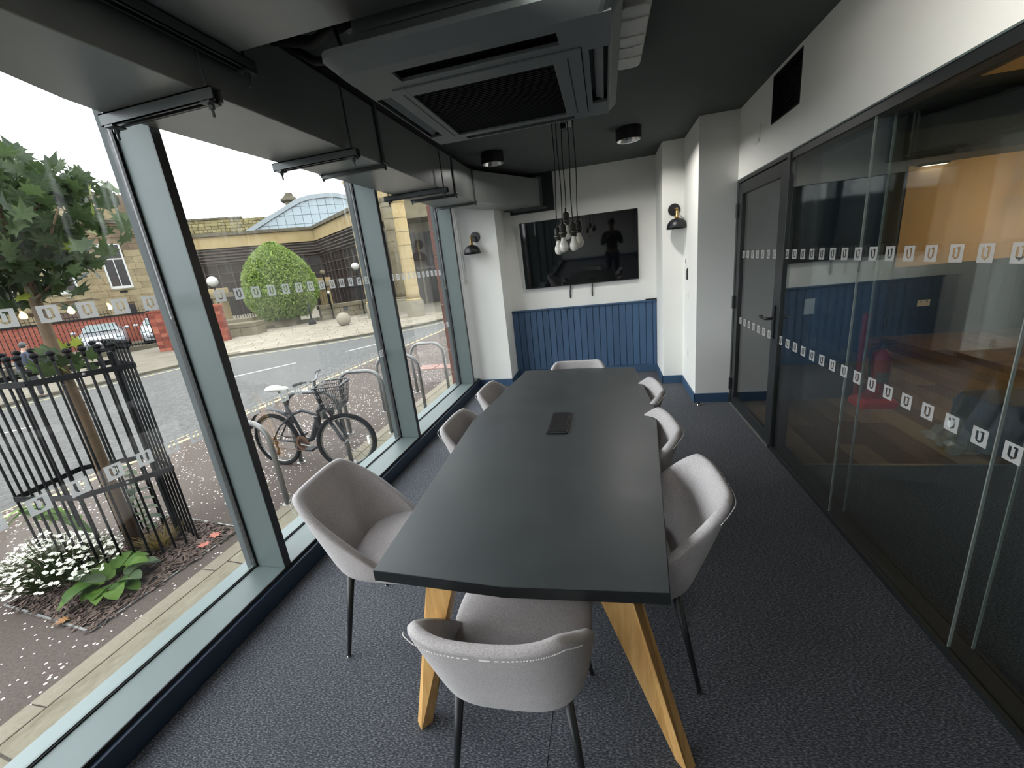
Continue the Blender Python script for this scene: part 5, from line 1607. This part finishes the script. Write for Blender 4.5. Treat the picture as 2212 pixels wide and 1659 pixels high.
while s_ < 8.4:
    e = s_ + .92
    for z0, z1 in ((7.6, 8.75), (8.75, 9.7), (9.7, 10.6), (10.6, 11.5)):
        ta, tb_ = min(z1 - .025, zin(s_ + .025)), min(z1 - .025, zin(e - .025))
        if max(ta, tb_) > z0 + .1:
            ta, tb_ = max(ta, z0 + .02), max(tb_, z0 + .02)
            q = [AR.P(s_ + .025, z0 + .025, 0), AR.P(e - .025, z0 + .025, 0), AR.P(e - .025, tb_, 0), AR.P(s_ + .025, ta, 0)]
            obj('roof_pane', MB().add(q + [p - AR.n * .05 for p in q], [(0, 1, 2, 3), (7, 6, 5, 4), (0, 4, 5, 1), (1, 5, 6, 2), (2, 6, 7, 3), (3, 7, 4, 0)]), M['roof_glass'], cv, world=True)
    s_ = e
gb = MB()
prof = [(s0, zin(s0)) for s0 in [-6.9 + .5 * i for i in range(31)]]
gb.loft([[AR.P(a, 7.2, -.03) for a, _ in prof], [AR.P(a, z_ - .01, -.03) for a, z_ in prof]], False)
obj('glazing_frame', gb, mat('grey_glazing_bars', DS(98, 112, 120), .5, var=.05), cv, world=True)
for s_ in (-2.25, -.46, 1.38):
    pass
# cupola, slate roof and rubble gable behind
CU = Fr((-35.23, 49.39), (.85, .53))
cu_ = MB()
for (w, z0, z1) in ((.55, 9.5, 11.9), (.6, 11.9, 12.0)):
    CU.box(cu_, -2.5 - w, -2.5 + w, z0, z1, -w, w)
cp_ = thing('roof_cupola', 'small stone cupola with a flared cap rising behind the curved roof', 'cupola', CU.P(-2.5, 9.5))
obj('shaft', cu_, M['sand_grey'], cp_, world=True)
sq = lambda w, z_: [CU.P(-2.5 - w, z_, -w), CU.P(-2.5 + w, z_, -w), CU.P(-2.5 + w, z_, w), CU.P(-2.5 - w, z_, w)]
obj('cap', MB().loft([sq(.95, 12.0), sq(.95, 12.15), sq(.6, 12.5), sq(.42, 12.75), sq(.40, 12.95)]), M['coping'], cp_, world=True)
RBF = Fr((-33.63, 46.85), (.85, .53))
rg_ = thing('rubble_gable', 'lichen-covered rubble stone wall rising behind the louvred wing', 'wall', RBF.P(-10, 7))
for r in range(5):
    s_ = -13.2 + .3 * random.random()
    while s_ < -4.9:
        e = s_ + random.uniform(.35, .8)
        obj('rubble_stone', fbox(RBF, s_ + .02, min(e, -4.8) - .02, 8.4 + r * .33 + .02, 8.4 + (r + 1) * .33 - .02, -.3, .08 * random.random()), M['lichen_rubble'], rg_, world=True)
        s_ = e
obj('core', fbox(RBF, -13.3, -4.8, 5.5, 10.05, -1.2, -.05), M['coping'], rg_, world=True)
obj('coping', fbox(RBF, -13.4, -7.6, 10.05, 10.25, -.5, .15), M['coping'], rg_, world=True)
sr = thing('slate_roof', 'low grey slate roof behind the rubble wall', 'roof', RBF.P(-8, 9))
obj('slates', MB().loft([[RBF.P(-11.5, 9.6, -1.5), RBF.P(-3.5, 9.6, -1.5), RBF.P(-3.5, 10.6, -5), RBF.P(-11.0, 10.6, -5)], [RBF.P(-11.5, 9.4, -1.6), RBF.P(-3.5, 9.4, -1.6), RBF.P(-3.5, 10.4, -5.1), RBF.P(-11.0, 10.4, -5.1)]]), M['slate'], sr, world=True)
obj('ridge', fbox(RBF, -11.1, -3.5, 10.55, 10.72, -5.2, -4.9), M['coping'], sr, world=True)
# portico columns
def column(c, rad, hbase, zt, m, bw_, plinth=True, cap=True):
    k = obj('column', MB().lathe([(rad * 1.02, hbase + .06), (rad, hbase + .4), (rad * .97, 3.0), (rad * .92, zt)], (c[0], c[1], 0), 28), m, cv, world=True, smooth=True)
    ca, sa = cos(.55), sin(.55)
    q = lambda w: [(c[0] + w * (ca * a - sa * b), c[1] + w * (sa * a + ca * b)) for a, b in ((-1, -1), (1, -1), (1, 1), (-1, 1))]
    obj('plinth', MB().prism(q(bw_), G, hbase), M['flag'], k, world=True, bevel=.02)
    obj('base_ring', MB().lathe([(rad * 1.18, hbase), (rad * 1.22, hbase + .04), (rad * 1.15, hbase + .09), (rad * 1.02, hbase + .10)], (c[0], c[1], 0), 28), m, k, world=True, smooth=True)
    if cap:
        obj('capital', MB().lathe([(rad * .93, zt - .25), (rad * 1.05, zt - .20), (rad * 1.05, zt - .12), (rad * 1.12, zt - .05), (rad * 1.15, zt)], (c[0], c[1], 0), 28), m, k, world=True, smooth=True)
    z_ = hbase + .75
    while z_ < zt - .4:
        obj('drum_joint', MB().lathe([(rad * 1.005, z_), (rad * 1.005, z_ + .012)], (c[0], c[1], 0), 28), M['sand_grey'], k, world=True, smooth=True)
        z_ += .62
column((-9.35, 19.35), .32, .46, 5.2, M['sand'], .41)
column((-12.22, 20.35), .30, .46, 6.45, M['sand'], .38)
column((-11.9, 23.2), .33, .42, 6.0, M['sand_grey'], .40)
PO = Fr((-11.0, 25.0), (.97, .21))
obj('portico_lintel', fbox(PO, -3.2, 6, 5.0, 6.1, -1, 0), M['sand_grey'], cv, world=True)
obj('portico_top', fbox(PO, -3.6, 6, 6.1, 7.6, -1, .15), M['sand'], cv, world=True)
obj('portico_soffit', fbox(PO, -3.2, 6, 5.0, 5.15, -3.2, -.9), M['sand_grey'], cv, world=True)
obj('portico_wall', fbox(PO, -2.2, 6, G, 5.0, -3, -2.7), M['sand_grey'], cv, world=True)
for k in range(5):
    obj('portico_glazing', fbox(PO, -2.0 + 1.35 * k, -.8 + 1.35 * k, G + .1, 4.4, -2.7, -2.62), M['brown_glass'], cv, world=True)
    obj('glazing_bar', fbox(PO, -2.0 + 1.35 * k, -.8 + 1.35 * k, 2.05, 2.15, -2.64, -2.58), M['louvre'], cv, world=True)

# --- forecourt --------------------------------------------------------------------
BL = Fr((-18.13, 16.61), (.94, .34))
sbk = thing('stone_block', 'large low sandstone bench block beside the red brick pier', 'bench', BL.P(.65, G))
for i, (a, b) in enumerate(((-.55, .62), (.63, 1.36))):
    obj('lower_block', fbox(BL, a, b, G, .07, -1.1, 0), M['sand_grey'], sbk, world=True, bevel=.02)
obj('top_slab', fbox(BL, -.55, 1.36, .075, .30, -1.1, .012), M['sand_grey'], sbk, world=True, bevel=.03)
ball = tag(obj('stone_ball', MB().sphere((0, 0, .33), .33, 28, 18), M['flag'], smooth=True), 'pale round stone ball standing on the far pavement', 'stone ball')
ball.location = (-12.46, 17.85, G)
RP = Fr((-18.86, 19.07), (.6, .8))
rw = thing('planter_wall', 'low rubble planter wall behind the stone ball', 'wall', RP.P(4.5, G))
for r in range(2):
    s_ = 3.55
    while s_ < 7.6:
        e = s_ + random.uniform(.45, .8)
        obj('wall_stone', fbox(RP, s_ + .01, min(e, 7.6) - .01, G + r * .31 + .01, G + (r + 1) * .31 - .005, -.4, .03 * random.random()), M['sand_grey'], rw, world=True)
        s_ = e
obj('coping', fbox(RP, 3.5, 7.65, G + .62, G + .86, -.45, .06), M['sand_grey'], rw, world=True, bevel=.03)
obj('drain_opening', fbox(RP, 4.9, 5.2, .02, .30, .0, .04), M['ac_dark'], rw, world=True)
bkb = thing('bed_edging', 'low stone edging of the planting bed under the clipped bush', 'edging', RP.P(1.5, G))
for k in range(5):
    obj('edging_block', fbox(RP, .0 + 1.1 * k, 1.08 + 1.1 * k, G, G + .20, -.35, 0), M['coping'], bkb, world=True, bevel=.02)
FS = Fr((-19.6, 19.2), (.9, .43))
st2 = thing('stone_steps', 'two shallow stone steps behind the bench block', 'steps', FS.P(0, G))
obj('step', fbox(FS, -1.5, 2.6, G, .10, -1.2, 0), M['sand_grey'], st2, world=True, bevel=.02)
obj('step', fbox(FS, -1.5, 1.9, .10, .36, -1.6, -.4), M['sand_grey'], st2, world=True, bevel=.02)
bo = thing('bollard_base', 'small black cast iron post base at the edge of the planting bed', 'bollard', (-15.75, 19.75, G))
obj('foot', MB().lathe([(.20, 0), (.20, .10), (.14, .22), (.10, .30)], n=16), M['iron'], bo, smooth=True)
obj('post', MB().lathe([(.05, .3), (.045, 1.2)], n=10), M['iron'], bo, smooth=True)
# clipped bush
bu = thing('clipped_bush', 'big clipped egg-shaped green bush in front of the louvred building', 'bush', (-18.0, 20.7, G))
def bush_r(t):       # t 0 bottom .. 1 top
    if t < .34: return 1.86 * (.60 + .40 * sin(pi / 2 * t / .34))
    k = (t - .34) / .67
    return 1.86 * max(0, 1 - k ** 2.05) ** .72
core = MB()
core.loft([[(bush_r(j / 12) * .84 * cos(2 * pi * k / 20), bush_r(j / 12) * .84 * sin(2 * pi * k / 20), .45 + 4.05 * j / 12) for k in range(20)] for j in range(12)])
obj('dense_core', core, M['bush_leaf'], bu, smooth=True)
lvm = MB()
for i in range(17000):
    t = random.random() ** .9
    a = random.random() * 2 * pi
    r0 = bush_r(min(t, .985)) * random.uniform(.86, 1.06) * (1 + .03 * sin(5 * a + 9 * t))
    p = Vector((r0 * cos(a), r0 * sin(a), .45 + 4.12 * t + random.uniform(-.04, .04)))
    R3 = Euler((random.uniform(-1.2, 1.2), random.uniform(-1.2, 1.2), random.random() * 6)).to_matrix()
    L_, W_ = random.uniform(.06, .11), random.uniform(.026, .044)
    lvm.add([p + R3 @ Vector(v) for v in ((-L_, 0, 0), (0, -W_, .01), (L_, 0, 0), (0, W_, .01))], [(0, 1, 2, 3)])
obj('clipped_foliage', lvm, M['bush_leaf'], bu, kind='stuff')
obj('stem', MB().tube([(0, 0, 0), (0, 0, .6)], .12, 10).tube([(.25, .1, 0), (.2, .1, .6)], .07, 8).tube([(-.3, -.1, 0), (-.2, 0, .6)], .08, 8), M['bark'], bu, smooth=True)
# gate piers and ball lamps
def gate_pier(c, ztop, w, lab):
    g = thing('gate_pier', lab, 'pier', (c[0], c[1], G))
    obj('shaft', MB().box(-w, w, -w, w, 0, ztop - G - .55), M['sand'], g, bevel=.02)
    obj('capstone', MB().box(-w - .28, w + .28, -w - .2, w + .2, ztop - G - .55, ztop - G - .28), M['sand_grey'], g, bevel=.02)
    obj('top_course', MB().box(-w - .12, w + .12, -w - .1, w + .1, ztop - G - .28, ztop - G), M['sand'], g, bevel=.02)
    for k in (-.18, 0, .18):
        obj('fluting', MB().box(w * k * 4 - .015, w * k * 4 + .015, -w - .012, -w, .1, ztop - G - .6), M['sand_grey'], g)
gate_pier((-17.75, 24.1), 2.15, .26, 'sandstone gate pier right of the clipped bush')
gate_pier((-22.0, 20.35), 2.15, .26, 'sandstone gate pier left of the clipped bush')
def globe_lamp(c, zc, r, lab, zb=G, m='globe'):
    l_ = thing('globe_lamp', lab, 'lamp', (c[0], c[1], zb))
    obj('post', MB().lathe([(.06, 0), (.045, .1), (.035, zc - zb - r - .05), (.07, zc - zb - r)], n=12), M['iron'], l_, smooth=True)
    obj('globe', MB().sphere((0, 0, zc - zb), r, 20, 14), M[m], l_, smooth=True)
globe_lamp((-20.64, 18.93), 2.49, .27, 'white globe lamp left of the clipped bush')
globe_lamp((-14.94, 23.68), 2.58, .22, 'white globe lamp in front of the louvred right wing')
globe_lamp((-16.73, 22.9), 2.42, .15, 'grey globe lamp just right of the clipped bush', m='sand_grey')
globe_lamp((-16.2, 22.3), 1.22, .09, 'small white globe lamp low beside the right gate pier')
for i, (o_, f_, a, b, lab) in enumerate((((-17.6, 24.4), (.86, .5), .4, 5.2, 'black spiked railing right of the clipped bush'), ((-21.8, 20.5), (.70, .71), .3, 3.4, 'black spiked railing left of the clipped bush'))):
    R4 = Fr(o_, f_)
    ra = thing('iron_railing', lab, 'railing', R4.P((a + b) / 2, G))
    for z in (G + .25, 1.35):
        obj('rail', fbox(R4, a, b, z, z + .05, -.02, .02), M['iron'], ra, world=True)
    k = a
    while k < b:
        obj('bar', MB().cyl(R4.P(k, G, 0), R4.P(k, 1.5, 0), .016, n=6).cyl(R4.P(k, 1.5, 0), R4.P(k, 1.72, 0), .024, .002, 6), M['iron'], ra, world=True)
        k += .13

# ================================================================== PEOPLE
def skin_body(name, joints, edges_, mats_, parent, sub=2, world=False):
    me = bpy.data.meshes.new(name)
    keys = list(joints)
    me.from_pydata([joints[k][:3] for k in keys], [(keys.index(a), keys.index(b)) for a, b in edges_], [])
    me.materials.append(mats_)
    o = put(name, me, parent)
    md = o.modifiers.new('skin', 'SKIN')
    md.use_smooth_shade = True
    for i, k in enumerate(keys):
        r = joints[k][3]
        me.skin_vertices[0].data[i].radius = (r, joints[k][4]) if len(joints[k]) > 4 else (r, r)
    me.skin_vertices[0].data[0].use_root = True
    s2 = o.modifiers.new('sub', 'SUBSURF'); s2.levels = sub; s2.render_levels = sub
    return o
def person(lab, loc, rotz, H, top, legs, hold=False, bend=0.0):
    """standing figure facing +y; H height"""
    p = thing('person', lab, 'person', loc, rotz)
    k = H / 1.75
    V = lambda x_, y_, z_, *r: (x_ * k, y_ * k, z_ * k, *[q * k for q in r])
    b = bend
    def B(x_, y_, z_, *r):      # upper body leaning forward from the hips
        yy = y_ * cos(b) + (z_ - .95) * sin(b)
        zz = .95 + (z_ - .95) * cos(b) - y_ * sin(b)
        return V(x_, yy, zz, *r)
    J = {'pel': V(0, 0, .96, .15, .11), 'w': B(0, 0, 1.10, .145, .105), 'ch': B(0, .0, 1.28, .165, .115), 'nk0': B(0, -.01, 1.43, .09, .075), 'nk': B(0, 0, 1.50, .052), 'hd0': B(0, .02, 1.55, .06), 'hd': B(0, .03, 1.66, .077, .09), 'hd1': B(0, .02, 1.73, .058, .066)}
    E_ = [('pel', 'w'), ('w', 'ch'), ('ch', 'nk0'), ('nk0', 'nk'), ('nk', 'hd0'), ('hd0', 'hd'), ('hd', 'hd1')]
    for s_, t in ((-1, 'l'), (1, 'r')):
        st_ = .10 if s_ > 0 else -.04
        J.update({t + 'hip': V(.09 * s_, 0, .88, .10), t + 'kn': V(.10 * s_, .03 + st_ * .4, .49, .062), t + 'an': V(.10 * s_, st_ * .6, .09, .042), t + 'to': V(.115 * s_, .15 + st_ * .6, .04, .035, .045)})
        if hold:
            J.update({t + 'sh': B(.19 * s_, 0, 1.40, .062), t + 'el': B(.25 * s_, .08, 1.16, .046), t + 'wr': B(.10 * s_, .27, 1.36, .03), t + 'ha': B(.06 * s_, .31, 1.41, .032, .02)})
        else:
            J.update({t + 'sh': B(.19 * s_, 0, 1.40, .062), t + 'el': B(.235 * s_, -.02, 1.12, .046), t + 'wr': B(.24 * s_, .06, .88, .03), t + 'ha': B(.24 * s_, .09, .80, .034, .02)})
        E_ += [('pel', t + 'hip'), (t + 'hip', t + 'kn'), (t + 'kn', t + 'an'), (t + 'an', t + 'to'), ('nk0', t + 'sh'), (t + 'sh', t + 'el'), (t + 'el', t + 'wr'), (t + 'wr', t + 'ha')]
    skin_body('body', J, E_, M['skin'], p)
    hc = Vector(J['hd'][:3])
    # clothes: slightly larger skinned shells over the torso and the legs
    up = {q: (*J[q][:3], *[r + .012 * k for r in J[q][3:]]) for q in ('pel', 'w', 'ch', 'nk0')}
    ue = [('pel', 'w'), ('w', 'ch'), ('ch', 'nk0')]
    for t in 'lr':
        up.update({t + q: (*J[t + q][:3], J[t + q][3] + .014 * k) for q in ('sh', 'el', 'wr')})
        ue += [('nk0', t + 'sh'), (t + 'sh', t + 'el'), (t + 'el', t + 'wr')]
    skin_body('jacket', up, ue, M[top], p)
    lo = {'pel': (*J['pel'][:3], *[r + .006 * k for r in J['pel'][3:]])}
    le = []
    for t in 'lr':
        lo.update({t + q: (*J[t + q][:3], J[t + q][3] + .012 * k) for q in ('hip', 'kn', 'an')})
        le += [('pel', t + 'hip'), (t + 'hip', t + 'kn'), (t + 'kn', t + 'an')]
    skin_body('trousers', lo, le, M[legs], p)
    obj('hair', MB().sphere(hc + Vector((0, -.022, .03)) * k, .098 * k, 18, 12, (.92, 1.0, 1.0)), M['hair'], p, smooth=True)
    obj('nose', MB().sphere(hc + Vector((0, .098, -.01)) * k, .014 * k, 8, 6, (.8, 1, 1.4)), M['skin'], p, smooth=True)
    for s_ in (-1, 1):
        obj('ear', MB().sphere(hc + Vector((.082 * s_, .0, -.005)) * k, .02 * k, 8, 6, (.5, .8, 1.4)), M['skin'], p, smooth=True)
        obj('eye', MB().sphere(hc + Vector((.03 * s_, .083, .012)) * k, .009 * k, 8, 6), M['dark_plastic'], p, smooth=True)
        w = J[('r' if s_ > 0 else 'l') + 'ha']
        for f in range(4):
            b0 = Vector(w[:3]) + Vector(((-.016 + .011 * f) * k, .004 * k, 0))
            d_ = Vector((0, .3, .9)) if hold else Vector((0, .35, -.9))
            obj('finger', MB().tube([b0, b0 + d_ * .035 * k, b0 + d_ * .06 * k + Vector((-.012 * s_ * k if hold else 0, .012 * k, 0))], [.0085 * k, .008 * k, .006 * k], 7), M['skin'], p, smooth=True)
        b0 = Vector(w[:3]) + Vector((-.022 * s_ * k, 0, 0))
        obj('thumb', MB().tube([b0, b0 + Vector((-.02 * s_, .02, .01 if hold else -.02)) * k, b0 + Vector((-.03 * s_, .035, .03 if hold else -.045)) * k], [.010 * k, .009 * k, .007 * k], 7), M['skin'], p, smooth=True)
        t_ = J[('r' if s_ > 0 else 'l') + 'to']; a_ = J[('r' if s_ > 0 else 'l') + 'an']
        obj('shoe', MB().sphere(((a_[0] + t_[0]) / 2, (a_[1] + t_[1]) / 2, .045 * k), .10 * k, 12, 8, (.5, 1.3, .45)), M['gasket'], p, smooth=True)
    return p
person('person with black hair in a navy jacket walking behind the tree guard', (-14.2, 7.15, G), radians(10), 1.42, 'navy_cloth', 'dark_cloth', bend=.25)

person('person in a dark jacket and jeans holding a phone up, reflected in the television', (.20, -.62, 0), 0, 1.78, 'black_cloth', 'denim', hold=True)
ph = thing('phone', 'black phone held up in both hands behind the tabletop view', 'phone', (.20, -.28, 1.445))
obj('body', MB().box(-.075, .075, -.004, .004, -.036, .036), M['dark_plastic'], ph, bevel=.004)
obj('lens', MB().lathe([(.006, 0), (.006, .003), (.001, .003)], (-.055, .004, .02), 12, rot=Euler((-pi / 2, 0, 0)).to_matrix()), M['screen'], ph)
